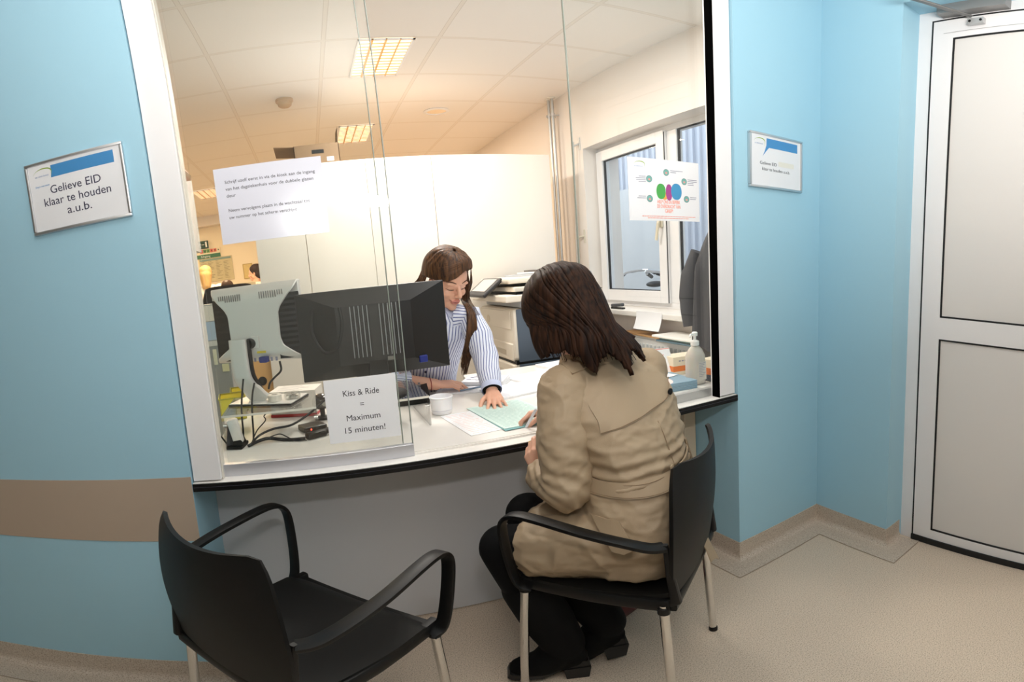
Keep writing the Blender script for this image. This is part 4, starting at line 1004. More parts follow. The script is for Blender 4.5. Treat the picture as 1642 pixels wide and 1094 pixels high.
mb.grid(rows); mb.bm.faces.new([v for v in mb.bm.verts[:32]]); mb.build('body', bt, t, smooth=True)
MB().lathe([(0.0185, 0.168), (0.0185, 0.186), (0.012, 0.190), (0.006, 0.192), (0.006, 0.212)], (0, 0, 0)).build('pump_collar', mat('pump_white', rgb(232, 230, 226), 0.35), t, smooth=True)
mb = MB(); mb.lathe([(0.012, 0.208), (0.013, 0.222), (0.008, 0.226), (0, 0.226)], (0, 0, 0)); mb.tube([(0, 0, 0.217), (-0.03, -0.01, 0.217), (-0.036, -0.012, 0.208)], 0.005, 8); mb.build('pump_head', mat('pump_head_white', rgb(232, 230, 226), 0.35), t, smooth=True)
MB().box((-0.01, -0.0312, 0.02), (0.034, -0.0306, 0.10)).build('back_label', mat('bottle_label', rgb(214, 206, 196), 0.5), t)
mb = MB()
for q in range(9): mb.box((-0.006, -0.0316, 0.092 - q * 0.007), (0.03 - (q % 3) * .006, -0.0311, 0.094 - q * 0.007))
mb.build('label_print', M['ink_grey'], t)
# ================================================================ signs and notices
def logo(parent, mx, s):
    """green swoosh over grey-blue lettering; s = width"""
    mb = MB(); top = []; bot = []
    for k in range(21):
        a = k / 20; an = PI * (0.93 - 0.99 * a); ex = 0.62 if a < 0.55 else 0.62 - 0.22 * (a - 0.55) / 0.45
        x = s * (0.0 + ex * math.cos(an)) + 0.10 * s; yc = 0.38 * s * math.sin(an) ** 0.9 if an > 0 and an < PI else 0.0
        if an <= 0: yc = 0.9 * s * an
        th = s * (0.006 + 0.075 * math.sin(a * PI) ** 1.6 * (0.3 + a)); nx, ny = math.cos(an), math.sin(an)
        top.append((x + nx * th * .5, yc + ny * th * .5, 0.0003)); bot.append((x - nx * th * .5, yc - ny * th * .5, 0.0003))
    mb.grid([top, bot]); mb.bm.transform(mx); mb.build('logo_swoosh', M['sign_green'], parent)
    text('logo_lettering', 'az sint-lucas', s * 0.15, mx @ Matrix.Translation((-0.42 * s, -0.06 * s, 0.0003)), M['logo_grey'], parent, width=s * 0.78)
M['logo_grey'] = mat('logo_blue_grey', rgb(150, 168, 200), 0.6)
def wall_sign(label, x, z, big):
    t = thing('wall_sign', label, 'sign', (x, 0, z), 0, 'framed signs on the blue wall')
    w, h, fw = 0.315 / 2, 0.228 / 2, 0.0095
    for (x0, x1, z0, z1) in ((-w, w, h - fw, h), (-w, w, -h, -h + fw), (-w, -w + fw, -h + fw, h - fw), (w - fw, w, -h + fw, h - fw)):
        MB().box((x + x0, -0.016, z + z0), (x + x1, -0.0005, z + z1), bev=0.003).build('frame_rail', M['alu'], t, smooth=True)
    MB().box((x - w + fw, -0.010, z - h + fw), (x + w - fw, -0.002, z + h - fw)).build('sheet', M['paper'], t)
    MB().box((x - w + fw, -0.0112, z - h + fw), (x + w - fw, -0.0107, z + h - fw)).build('cover_pane', M['sign_pane'], t)
    mx = plane_mx((x, -0.0101, z), (1, 0, 0), (0, 0, 1))
    def T(u, v): return mx @ Matrix.Translation(((u - 0.5) * 2 * w, (0.5 - v) * 2 * h, 0.0002))
    mb = MB()
    if big:
        pts = [(0.275, .085), (0.905, .085), (0.905, .255), (0.265, .255), (0.273, .17)]
    else:
        pts = [(0.31, .085), (0.905, .085), (0.905, .255), (0.355, .255), (0.30, .33), (0.235, .43), (0.275, .33), (0.305, .22)]
    mb.bm.faces.new([mb.bm.verts.new(((u - .5) * 2 * w, (.5 - v) * 2 * h, 0.0002)) for u, v in pts][::-1]); mb.bm.transform(mx); mb.build('blue_banner', M['sign_blue'], t)
    logo(t, T(0.175, 0.20), 0.058)
    if big:
        text('tagline', 'Zorg in onze natuur', 0.008, T(0.085, 0.355), M['sign_blue'], t, width=0.048)
        text('lettering', 'Gelieve EID', 0.036, T(0.495, 0.475), M['ink'], t, 'CENTER', width=0.162)
        text('lettering', 'klaar te houden', 0.036, T(0.495, 0.635), M['ink'], t, 'CENTER', width=0.214)
        text('lettering', 'a.u.b.', 0.036, T(0.505, 0.795), M['ink'], t, 'CENTER', width=0.078)
    else:
        text('lettering', 'Gelieve EID', 0.0185, T(0.185, 0.575), M['ink_black'], t, width=0.098)
        text('lettering', 'klaar te houden a.u.b.', 0.0185, T(0.225, 0.68), M['ink_black'], t, width=0.165)
        mb = MB(); mb.box((0.01, -0.001, 0.0002), (0.105, 0.020, 0.0005)); mb.bm.transform(mx @ Matrix.Translation((0, -0.015, 0))); mb.build('correction_strip', mat('strip_cream', rgb(236, 232, 220), .5), t)
    return t
M['sign_pane'] = glass_mat('sign_pane', (0.985, 0.985, 0.985, 1), 0.6, 0.12)
wall_sign('silver framed sign with large dark text on the blue wall left of the reception window', -0.2174, 1.670, True)
wall_sign('silver framed sign with small text on the blue wall right of the reception window', 2.0902, 1.6869, False)

def notice(name, label, x0, x1, z0, z1, y, material):
    t = thing(name, label, 'notice', ((x0 + x1) / 2, y, z0), 0)
    MB().box((x0, y - 0.0006, z0), (x1, y + 0.0006, z1)).build('sheet', material, t)
    return t, plane_mx((x0, y - 0.0008, z1), (1, 0, 0), (0, 0, 1))
def T(mx, x, y): return mx @ Matrix.Translation((x, -y, 0))
M['lamin'] = mat('lamination_film', rgb(216, 216, 226), 0.2, spec=0.35, coat=0.12)
n, mx = notice('laminated_notice', 'large laminated text notice taped on the left glass pane, upper one', 0.1720, 0.4733, 1.4378, 1.6610, 0.0535, M['lamin'])
for k, ln in enumerate(('Schrijf uzelf eerst in via de kiosk aan de ingang', 'van het dagziekenhuis voor de dubbele glazen', 'deur', None, 'Neem vervolgens plaats in de wachtzaal tot', 'uw nummer op het scherm verschijnt')):
    if ln: text('lettering', ln, 0.0135, T(mx, 0.028, 0.0475 + k * 0.0205 + (0.002 if k > 3 else 0)), M['ink_black'], n, width=(0.252, 0.246, 0.026, 0, 0.228, 0.19)[k])
n, mx = notice('ride_notice', 'white square paper notice taped low on the left glass pane', 0.4075, 0.6165, 0.8265, 1.0161, 0.0535, M['paper'])
for k, (ln, wd, yy) in enumerate((('Kiss & Ride', 0.105, 0.052), ('=', 0.011, 0.088), ('Maximum', 0.098, 0.126), ('15 minuten!', 0.118, 0.163))):
    text('lettering', ln, 0.0250, T(mx, 0.1045, yy), M['ink_black'], n, 'CENTER', width=wd)
n, mx = notice('flu_poster', 'white landscape poster with orange text taped on the right glass pane', 1.4405, 1.7500, 1.4300, 1.6545, 0.0715, M['paper'])
logo(n, T(mx, 0.045, 0.030), 0.044)
for k, (ln, wd) in enumerate((('HELP ONS EN BEPERK', 0.100), ('DE OVERDRACHT VAN', 0.102), ('GRIEP!', 0.034))):
    text('lettering', ln, 0.0185, T(mx, 0.168, 0.162 + k * 0.0165), M['ink_orange'], n, 'CENTER', width=wd)
M['teal_disc'] = mat('teal_disc', rgb(120, 176, 168), 0.6); M['disc_rim'] = mat('disc_rim', rgb(96, 112, 116), 0.6)
for k, (x, y, tx, al) in enumerate(((0.160, 0.047, 0.178, 1), (0.086, 0.075, 0.072, -1), (0.240, 0.076, 0.256, 1), (0.086, 0.146, 0.070, -1), (0.249, 0.142, 0.265, 1))):
    for r_, zz, mm, nm in ((0.0125, 0.0002, M['disc_rim'], 'icon_rim'), (0.0112, 0.0004, M['teal_disc'], 'icon_disc'), (0.005, 0.0006, M['ink_pink'], 'icon_mark')):
        mb = MB(); mb.bm.faces.new([mb.bm.verts.new((x + r_ * math.cos(a), -y + r_ * math.sin(a) * (1 if nm != 'icon_mark' else .8) - (0.002 if nm == 'icon_mark' else 0), zz)) for a in [2 * PI * q / 24 for q in range(24)]]); mb.bm.transform(mx); mb.build(nm, mm, n)
    mb = MB(); rr = random.Random(k)
    for q in range((2, 4, 4, 2, 2)[k]):
        w = rr.uniform(0.026, 0.044) if k else 0.056 - q * 0.03
        x0 = tx if al > 0 else tx - w
        mb.box((x0, -(y - 0.008 + q * 0.0065) - 0.001, 0.0002), (x0 + w, -(y - 0.008 + q * 0.0065) + 0.001, 0.0004))
    mb.bm.transform(mx); mb.build('fine_print', M['ink_grey'], n)
# soft coloured blobs in the middle of the poster
for (x, y, rx, ry, cc) in ((0.135, 0.118, 0.020, 0.028, rgb(80, 170, 84)), (0.170, 0.120, 0.014, 0.030, rgb(168, 72, 140)), (0.203, 0.116, 0.024, 0.030, rgb(70, 150, 196)), (0.150, 0.134, 0.013, 0.014, rgb(240, 170, 90))):
    mb = MB(); mb.bm.faces.new([mb.bm.verts.new((x + rx * math.copysign(abs(math.cos(a)) ** .8, math.cos(a)), -y + ry * math.sin(a), 0.0003 + rx * 0.003)) for a in [2 * PI * q / 28 for q in range(28)]]); mb.bm.transform(mx); mb.build('colour_blob', mat('blob', cc, 0.6), n)
mb = MB(); rr = random.Random(4)
for q, (x0, x1) in enumerate(((0.052, 0.275), (0.075, 0.255))):
    x = x0
    while x < x1: w = rr.uniform(.005, .016); mb.box((x, -(0.2085 + q * 0.0065) - 0.0009, 0.0002), (x + w, -(0.2085 + q * 0.0065) + 0.0009, 0.0004)); x += w + 0.0025
mb.bm.transform(mx); mb.build('footer_print', M['ink_orange'], n)

# clear leaflet holder on the inside of the left post
t = thing('leaflet_holder', 'clear leaflet holder with red-headed leaflet behind the left window post', 'leaflet holder', (0.07, 0.14, 1.44))
MB().box((0.062, 0.104, 1.44), (0.0635, 0.20, 1.715)).build('back_plate', M['acrylic'], t)
MB().box((0.079, 0.104, 1.44), (0.0805, 0.20, 1.69)).build('front_plate', M['acrylic'], t)
MB().box((0.062, 0.104, 1.4385), (0.0805, 0.20, 1.44)).build('floor_plate', mat('holder_cream', rgb(228, 216, 188), 0.4), t)
lf = MB().box((0.067, 0.108, 1.442), (0.075, 0.196, 1.70)).build('leaflet', mat('leaflet_peach', rgb(236, 196, 168), 0.5), t)
MB().box((0.0752, 0.108, 1.63), (0.0756, 0.196, 1.68)).build('red_heading', mat('leaflet_red', rgb(206, 110, 96), 0.5), lf)

# ================================================================ far end of the office
t = thing('exit_sign', 'dark green emergency exit sign high on the far wall', 'sign', (-1.29, 7.57, 2.23))
MB().box((-1.405, 7.565, 2.165), (-1.185, 7.598, 2.293), bev=0.004).build('case', mat('exit_green', rgb(30, 66, 52), 0.4), t)
W_ = M['paper']
mxs = plane_mx((-1.295, 7.564, 2.229), (1, 0, 0), (0, 0, 1))
mb = MB()
mb.box((0.062, -0.045, 0), (0.088, 0.045, 0.001)); mb.bm.transform(mxs); mb.build('door_symbol', W_, t)
mb = MB(); mb.tube([(-0.03, 0.032, 0.001), (-0.03, 0.033, 0.001)], 0.011, 10)
for a, b in (((-0.032, 0.02, .001), (-0.042, -0.01, .001)), ((-0.042, -0.01, .001), (-0.022, -0.028, .001)), ((-0.022, -0.028, .001), (-0.026, -0.05, .001)), ((-0.042, -0.01, .001), (-0.058, -0.03, .001)), ((-0.058, -0.03, .001), (-0.08, -0.03, .001)), ((-0.032, 0.018, .001), (-0.012, 0.002, .001)), ((-0.034, 0.018, .001), (-0.058, 0.006, .001))): mb.tube([a, b], 0.006, 6)
mb.bm.transform(mxs); mb.build('running_figure', W_, t)
mb = MB(); mb.tube([(0.0, 0, 0.001), (0.045, 0, 0.001)], 0.005, 6); mb.bm.transform(mxs); mb.build('arrow', W_, t)
t = thing('route_sign', 'strip of coloured route squares over a green lettered bar on the far wall', 'sign', (-1.2, 7.57, 2.07))
MB().box((-1.408, 7.58, 1.992), (-1.0, 7.599, 2.155)).build('panel', mat('route_white', rgb(226, 214, 186), 0.5), t)
for k, cc in enumerate((rgb(226, 214, 186), rgb(196, 60, 60), rgb(90, 130, 74), rgb(104, 150, 80), rgb(200, 90, 70), rgb(206, 110, 90), rgb(226, 214, 186))):
    MB().box((-1.402 + k * 0.058, 7.578, 2.085), (-1.35 + k * 0.058, 7.581, 2.145)).build('route_square', mat('route_%d' % k, cc, 0.5), t)
    MB().box((-1.384 + k * 0.058, 7.5765, 2.103), (-1.368 + k * 0.058, 7.5785, 2.127)).build('square_symbol', M['ink_black'], t)
MB().box((-1.406, 7.577, 1.995), (-1.002, 7.581, 2.06)).build('green_bar', mat('route_green', rgb(44, 104, 70), 0.5), t)
text('lettering', 'Uitgang', 0.05, plane_mx((-1.33, 7.576, 2.01), (1, 0, 0), (0, 0, 1)), W_, t, width=0.15)
t = thing('plan_board', 'translucent floor directory board with columns of text on the far wall', 'board', (-1.1, 7.57, 1.78))
MB().box((-1.386, 7.585, 1.585), (-0.82, 7.599, 1.99), bev=0.003).build('panel', mat('board_khaki', rgb(196, 184, 146), 0.3), t)
MB().box((-1.37, 7.582, 1.945), (-0.84, 7.585, 1.978)).build('header_bar', mat('board_teal', rgb(120, 146, 138), 0.5), t)
mb = MB(); rr = random.Random(9)
for c in range(4):
    for k in range(13):
        if rr.random() < .8: mb.box((-1.36 + c * 0.13, 7.583, 1.925 - k * 0.025), (-1.36 + c * 0.13 + rr.uniform(.04, .10), 7.5849, 1.931 - k * 0.025))
mb.build('directory_print', mat('board_ink', rgb(120, 110, 80), 0.6), t)
t = thing('picture', 'small yellowish picture on the far wall beside the cabinets', 'picture', (-0.58, 7.58, 1.69))
MB().box((-0.66, 7.585, 1.56), (-0.50, 7.599, 1.815), bev=0.003).build('frame', mat('picture_olive', rgb(176, 152, 86), 0.5), t)
MB().box((-0.645, 7.583, 1.575), (-0.515, 7.586, 1.80)).build('print', mat('picture_print', rgb(208, 184, 118), 0.5, var=0.25, vscale=14), t)

t = thing('filing_cabinet', 'grey filing cabinet with papers stuck on it behind the silver monitor', 'cabinet', (-0.3, 1.8, 0))
MB().box((-0.60, 1.60, 0.0), (-0.10, 2.04, 1.262), bev=0.004).build('body', mat('filing_grey', rgb(150, 152, 148), 0.5), t)
MB().box((-0.59, 1.596, 0.03), (-0.11, 1.5995, 0.60)).build('drawer_front', mat('filing_front', rgb(158, 160, 156), 0.5), t)
for k, (x0, x1, z0, z1, cc, nm, lb) in enumerate(((-0.34, -0.105, 1.165, 1.255, rgb(226, 220, 206), 'white_sheet', 'wide white sheet stuck at the top of the grey filing cabinet'), (-0.33, -0.108, 1.055, 1.162, rgb(176, 196, 214), 'blue_sheet', 'pale blue sheet stuck on the grey filing cabinet under the white one'), (-0.30, -0.112, 1.02, 1.050, rgb(216, 214, 206), 'paper_strip', 'narrow white paper strip under the pale blue sheet'))):
    tag(MB().box((x0, 1.5985 - 0.002, z0), (x1, 1.5998 - 0.0005, z1)).build(nm, mat(nm, cc, 0.6)), lb, 'paper')
for k, (x0, z0, w, h, cc, lb) in enumerate(((-0.196, 0.91, 0.022, 0.09, rgb(222, 220, 190), 'tall pale sticky note on the left of the grey filing cabinet'), (-0.152, 0.865, 0.040, 0.045, rgb(226, 222, 176), 'pale yellow sticky note low on the grey filing cabinet'), (-0.150, 0.93, 0.032, 0.09, rgb(228, 226, 220), 'white list of small lines on the grey filing cabinet'))):
    tag(MB().box((x0, 1.5985 - 0.002, z0), (x0 + w, 1.5998 - 0.0005, z0 + h)).build('sticky_note', mat('note_%d' % k, cc, 0.6)), lb, 'note', 'notes on the grey filing cabinet')
t = thing('birch_cabinet', 'low birch cabinet with a round black grommet left of the white cabinets', 'cabinet', (0.0, 2.3, 0))
MB().box((-0.09, 2.13, 0.0), (0.083, 2.54, 0.98)).build('body', M['wood'], t)
MB().lathe([(0.030, 0), (0.030, 0.004), (0.022, 0.006), (0.0, 0.004)], (0.014, 2.13, 0.70), rot=rotm('X', 90)).build('grommet', M['black'], t, smooth=True)

def task_chair(label, x, y, rz, top):
    t = thing('office_chair', label, 'chair', (x, y, 0), rz, 'office chairs'); t['_local'] = 1
    rows = []
    for i in range(11):
        v = i / 10; z = 0.58 + (top - 0.58) * v; hw = 0.20 + 0.03 * math.sin(v * PI) - 0.04 * v ** 6
        rows.append([(u * hw, -0.23 - 0.03 * v + 0.05 * u * u, z - 0.02 * abs(u) ** 4 * v ** 4) for u in [q / 5 - 1 for q in range(11)]])
    MB().shell(rows, 0.04).build('backrest', mat('office_fabric_black', rgb(24, 24, 28), 0.8), t, smooth=True)
    MB().box((-0.23, -0.22, 0.44), (0.23, 0.22, 0.50), bev=0.03).build('seat', mat('office_seat_black', rgb(24, 24, 28), 0.8), t, smooth=True)
    MB().cyl((0, 0, 0.10), (0, 0, 0.44), 0.03).build('gas_lift', M['black'], t, smooth=True)
    MB().tube([(0, -0.15, 0.45), (0, -0.27, 0.47), (0, -0.28, 0.66)], 0.02, 8, flat=(0.06, 0.015), side=(1, 0, 0)).build('back_bracket', M['black'], t)
    for k in range(5):
        a = 2 * PI * k / 5
        lg = MB().tube([(0.02 * math.cos(a), 0.02 * math.sin(a), 0.10), (0.28 * math.cos(a), 0.28 * math.sin(a), 0.075)], [0.028, 0.016], 10).build('leg', M['black'], t, smooth=True)
        MB().cyl((0.28 * math.cos(a) - .02 * math.sin(a), 0.28 * math.sin(a) + .02 * math.cos(a), 0.03), (0.28 * math.cos(a) + .02 * math.sin(a), 0.28 * math.sin(a) - .02 * math.cos(a), 0.03), 0.03, 16).build('caster', M['black'], lg, smooth=True)
    return t
task_chair('black high-backed office chair in front of the far wall, behind the filing cabinet', -0.275, 3.0, R(10), 1.385)
# ================================================================ people
def remeshed(name, mb, material, parent, voxel=0.005, smooth=4, disp=None, world=True):
    """melt overlapping solids into one continuous skin"""
    me = bpy.data.meshes.new(name); bmesh.ops.recalc_face_normals(mb.bm, faces=mb.bm.faces); mb.bm.to_mesh(me); mb.bm.free()
    o = bpy.data.objects.new(name, me); COL.objects.link(o)
    m = o.modifiers.new('r', 'REMESH'); m.mode = 'VOXEL'; m.voxel_size = voxel
    if smooth:
        s = o.modifiers.new('s', 'SMOOTH'); s.iterations = smooth; s.factor = 0.5
    dg = bpy.context.evaluated_depsgraph_get(); me2 = bpy.data.meshes.new_from_object(o.evaluated_get(dg))
    o.modifiers.clear(); o.data = me2; bpy.data.meshes.remove(me); me2.name = name
    me2.materials.clear()
    for mm in (material if isinstance(material, (list, tuple)) else [material]): me2.materials.append(mm)
    if disp:
        nrm = [v.normal.copy() for v in me2.vertices]
        for v, n_ in zip(me2.vertices, nrm): v.co += n_ * disp(v.co, n_)
    for p in me2.polygons: p.use_smooth = True
    if parent is not None: put(o, parent)
    return o
def cap(mb, p0, p1, r0, r1=None, n=18):
    """tapered limb with round ends"""
    r1 = r0 if r1 is None else r1
    mb.tube([p0, p1], [r0, r1], n); mb.sphere(p0, r0, n, n // 2 + 2); mb.sphere(p1, r1, n, n // 2 + 2); return mb
def limb(mb, pts, rads, n=18):
    for i in range(len(pts) - 1): cap(mb, pts[i], pts[i + 1], rads[i], rads[i + 1], n)
    return mb
def V3(*a): return Vector(a)
def basis(fwd, up=(0, 0, 1)):
    f_ = Vector(fwd).normalized(); r_ = f_.cross(Vector(up)).normalized(); u_ = r_.cross(f_)
    return Matrix(((r_.x, f_.x, u_.x), (r_.y, f_.y, u_.y), (r_.z, f_.z, u_.z)))      # local x right, y forward, z up
def ring_loft(mb, rings, n=32, power=0.8):
    """closed body of elliptical rings: (centre, side vector, front vector)"""
    rows = []
    for c, a, b in rings:
        c, a, b = Vector(c), Vector(a), Vector(b)
        rows.append([c + a * math.copysign(abs(math.cos(t)) ** power, math.cos(t)) + b * math.copysign(abs(math.sin(t)) ** power, math.sin(t)) for t in [2 * PI * k / n for k in range(n)]])
    vs = [[mb.bm.verts.new(p) for p in r] for r in rows]
    for i in range(len(vs) - 1):
        for k in range(n): mb.bm.faces.new((vs[i][k], vs[i][(k + 1) % n], vs[i + 1][(k + 1) % n], vs[i + 1][k]))
    mb.bm.faces.new(vs[0][::-1]); mb.bm.faces.new(vs[-1]); return mb

def skull(mb, c, Bm, s=1.0, ears=True):
    """head with brow, nose, cheeks, chin and ears; c = centre between the ears, Bm = basis (x right, y face, z up)"""
    def q(x, y, z): return Vector(c) + Bm @ Vector((x * s, y * s, z * s))
    def e(x, y, z, a, b, d, rot=None): mb.sphere(q(x, y, z), (a * s, b * s, d * s), 24, 16, Bm if rot is None else Bm @ rot)
    e(0, -0.010, 0.040, 0.074, 0.094, 0.080)          # cranium
    e(0, 0.030, 0.020, 0.065, 0.062, 0.078)           # forehead and upper face
    e(0, 0.036, -0.035, 0.054, 0.050, 0.058)          # middle face
    e(0, 0.046, -0.078, 0.036, 0.036, 0.030)          # jaw
    e(0, 0.070, -0.094, 0.019, 0.016, 0.015)          # chin
    for sx in (-1, 1):
        e(sx * 0.034, 0.062, -0.032, 0.022, 0.020, 0.020)   # cheek
        e(sx * 0.030, 0.078, 0.013, 0.022, 0.012, 0.007)    # brow
        e(sx * 0.031, 0.072, -0.002, 0.0145, 0.012, 0.0105) # lid over the eye
        e(sx * 0.045, 0.010, -0.060, 0.018, 0.040, 0.030)   # jaw side
        if ears: mb.sphere(q(sx * 0.072, -0.004, -0.012), (0.008 * s, 0.017 * s, 0.029 * s), 16, 12, Bm @ rotm('Z', sx * -18))   # ear
        mb.sphere(q(sx * 0.0095, 0.099, -0.036), (0.0075 * s, 0.008 * s, 0.006 * s), 12, 8, Bm)       # nostril
    cap(mb, q(0, 0.090, 0.004), q(0, 0.108, -0.030), 0.0075 * s, 0.0098 * s, 14)            # nose
    e(0, 0.088, -0.0585, 0.022, 0.010, 0.0055); e(0, 0.0865, -0.0675, 0.019, 0.010, 0.0060)      # lips
    return q
def hand(mb, wrist, d, nrm, side, curls, s=1.0, spread=0.10, thumb=(0.55, 0.35)):
    """five-fingered hand. d: direction wrist->fingers, nrm: back of the hand, side +1: thumb on d x nrm side"""
    d = Vector(d).normalized(); nrm = Vector(nrm); nrm = (nrm - d * nrm.dot(d)).normalized(); x = d.cross(nrm) * side
    w = Vector(wrist); P0 = w + d * 0.012 * s
    for k, off in enumerate((0.026, 0.009, -0.008, -0.024)):       # palm as four metacarpal rolls, index first
        cap(mb, P0 + x * off * 0.62 * s, w + d * (0.082 - 0.004 * abs(k - 1)) * s + x * off * s + nrm * (0.003 - 0.002 * abs(k - 1.5)) * s, 0.0135 * s, 0.0105 * s, 12)
    cap(mb, w + d * 0.03 * s - nrm * 0.006 * s, w + d * 0.065 * s - nrm * 0.005 * s, 0.016 * s, 0.012 * s, 12)
    lens = ((0.042, 0.025, 0.020), (0.046, 0.029, 0.021), (0.042, 0.027, 0.020), (0.034, 0.020, 0.018))
    tips = []
    for k, off in enumerate((0.026, 0.009, -0.008, -0.024)):
        base = w + d * (0.084 - 0.004 * abs(k - 1)) * s + x * off * s
        c = curls[k]; ang = 0.0; fd = (d + x * off * spread * 40 * 0.25).normalized(); p = base; r_ = (0.0081, 0.0085, 0.0080, 0.0070)[k] * s
        for j, L in enumerate(lens[k]):
            ang += c[j] if hasattr(c, '__len__') else c
            dr = fd * math.cos(ang) - nrm * math.sin(ang)
            p2 = p + dr * L * s; cap(mb, p, p2, r_ * (1 - 0.07 * j), r_ * (0.94 - 0.09 * j), 12); p = p2
        tips.append(p)
    tb = w + d * 0.024 * s + x * 0.020 * s - nrm * 0.004 * s
    t1 = tb + (d * 0.75 + x * thumb[0] - nrm * thumb[1] * .6).normalized() * 0.040 * s
    t2 = t1 + (d * 0.95 + x * (thumb[0] - 0.35) - nrm * thumb[1]).normalized() * 0.030 * s
    t3 = t2 + (d * 1.0 + x * (thumb[0] - 0.65) - nrm * thumb[1]).normalized() * 0.022 * s
    cap(mb, tb, t1, 0.0135 * s, 0.0105 * s, 12); cap(mb, t1, t2, 0.0102 * s, 0.0092 * s, 12); cap(mb, t2, t3, 0.0092 * s, 0.0074 * s, 12)
    tips.append(t3)
    return tips
def fold(scale, amp, stretch=(1, 1, 1), seed=0.0):
    def f(co, n_):
        p = Vector((co.x * stretch[0], co.y * stretch[1], co.z * stretch[2])) * scale + Vector((seed, seed * 1.7, -seed))
        a = 1 - abs(noise.noise(p)) * 2; b = noise.noise(p * 2.3)
        return amp * (a * 0.7 + b * 0.5 - 0.3)
    return f
M['skin'] = mat('skin', rgb(222, 170, 144), 0.45, sss=0.12, var=0.05, vscale=30)
M['lips'] = mat('lips', rgb(206, 132, 120), 0.4)
M['hair_brown'] = mat('brown_hair', rgb(82, 54, 34), 0.5, spec=0.3); M['hair_dark'] = mat('dark_brown_hair', rgb(44, 27, 19), 0.55, spec=0.12)
for k_ in ('hair_brown', 'hair_dark'):
    nt = M[k_].node_tree; b_ = nt.nodes['Principled BSDF']; tc = nt.nodes.new('ShaderNodeTexCoord'); nz = nt.nodes.new('ShaderNodeTexNoise'); mp = nt.nodes.new('ShaderNodeMapping')
    mp.inputs['Scale'].default_value = (120, 120, 9); nz.inputs['Scale'].default_value = 1.0; nz.inputs['Detail'].default_value = 3
    nt.links.new(tc.outputs['Object'], mp.inputs[0]); nt.links.new(mp.outputs[0], nz.inputs['Vector'])
    rp = nt.nodes.new('ShaderNodeValToRGB'); c0 = rgb(42, 26, 16) if k_ == 'hair_brown' else rgb(24, 14, 10); c1 = rgb(100, 66, 39) if k_ == 'hair_brown' else rgb(60, 38, 26)
    rp.color_ramp.elements[0].position = 0.35; rp.color_ramp.elements[0].color = c0; rp.color_ramp.elements[1].position = 0.68; rp.color_ramp.elements[1].color = c1
    nt.links.new(nz.outputs['Fac'], rp.inputs[0]); nt.links.new(rp.outputs[0], b_.inputs['Base Color'])
M['trench'] = mat('beige_trench_cotton', rgb(164, 143, 116), 0.60, bump=0.25, bscale=700)
M['trench_dark'] = mat('trench_stitching', rgb(140, 116, 90), 0.7)
M['black_cloth'] = mat('black_cloth', rgb(7, 7, 8), 0.9, spec=0.2)
M['black_boot'] = mat('black_suede', rgb(8, 7, 7), 0.85, spec=0.2)
M['boot_sole'] = mat('boot_sole_black', rgb(24, 22, 21), 0.5)
M['gold'] = mat('gold', (0.9, 0.62, 0.25, 1), 0.25, 1.0)

def strands(mb, roots, n_seg=8, rad=0.004):
    """roots: list of (list of points, radius) locks, each a tapering ribbon-like tube"""
    for pts, r_ in roots:
        P = spline(pts, 3); m = len(P)
        mb.tube(P, [max(0.0008, r_ * (0.75 + 0.5 * math.sin(PI * min(1, i / m * 1.4))) * (1 if i < m * .6 else max(0.12, 1 - (i - m * .6) / (m * .4) * 0.9))) for i in range(m)], 5)

# ---------------------------------------------------------------- the visitor in the trench coat
HcB = V3(1.064, -0.150, 1.155)
fB = V3(-0.02, 0.72, -0.70); BB = basis(fB)
NB = V3(1.140, -0.160, 1.035)
shL, shR = V3(1.018, -0.212, 0.955), V3(1.335, -0.140, 0.955)
sdir = (shL - shR).normalized(); fdir = Vector((0, 0, 1)).cross(-sdir).normalized()      # chest points this way
if fdir.y < 0: fdir = -fdir
elL, elR = V3(0.985, -0.268, 0.708), V3(1.370, 0.03, 0.80)
wrL, wrR = V3(0.978, -0.120, 0.690), V3(1.150, 0.170, 0.797)
hipdir = V3(-0.588, 0.81, 0); hl = V3(-0.81, -0.588, 0)
PB = V3(1.185, -0.305, 0.535)
hipL, hipR = PB + hl * 0.085, PB - hl * 0.085
knL, knR = V3(0.835, -0.150, 0.500), V3(0.955, -0.045, 0.535)
anL, anR = V3(0.962, -0.214, 0.140), V3(1.105, -0.208, 0.165)
mb = MB()
skull(mb, HcB, BB, 0.95, False)
limb(mb, [NB - V3(0, 0, 0.05), HcB + BB @ V3(0, -0.02, -0.05)], [0.055, 0.05])
ring_loft(mb, [(PB, hl * 0.14, hipdir * 0.10), (V3(1.19, -0.27, 0.72), hl * 0.11, hipdir * 0.08), (V3(1.178, -0.185, 0.92), sdir * 0.12, fdir * 0.08), (NB - V3(0, 0, 0.03), sdir * 0.06, fdir * 0.05)])
limb(mb, [shL, elL, wrL], [0.048, 0.042, 0.027]); limb(mb, [shR, elR, wrR], [0.048, 0.042, 0.027])
limb(mb, [V3(1.178, -0.185, 0.93), shL], [0.06, 0.05]); limb(mb, [V3(1.178, -0.185, 0.93), shR], [0.06, 0.05])
limb(mb, [hipL, knL, anL], [0.070, 0.045, 0.026]); limb(mb, [hipR, knR, anR], [0.070, 0.045, 0.026])
limb(mb, [anL, V3(0.90, -0.19, 0.06)], [0.022, 0.018]); limb(mb, [anR, V3(1.04, -0.18, 0.07)], [0.022, 0.018])
hand(mb, wrL, (-0.10, 0.50, 0.72), (-0.75, -0.35, 0.45), 1, ((0.5, 0.7, 0.5), (0.55, 0.8, 0.5), (0.6, 0.8, 0.5), (0.65, 0.8, 0.5)), 0.92)
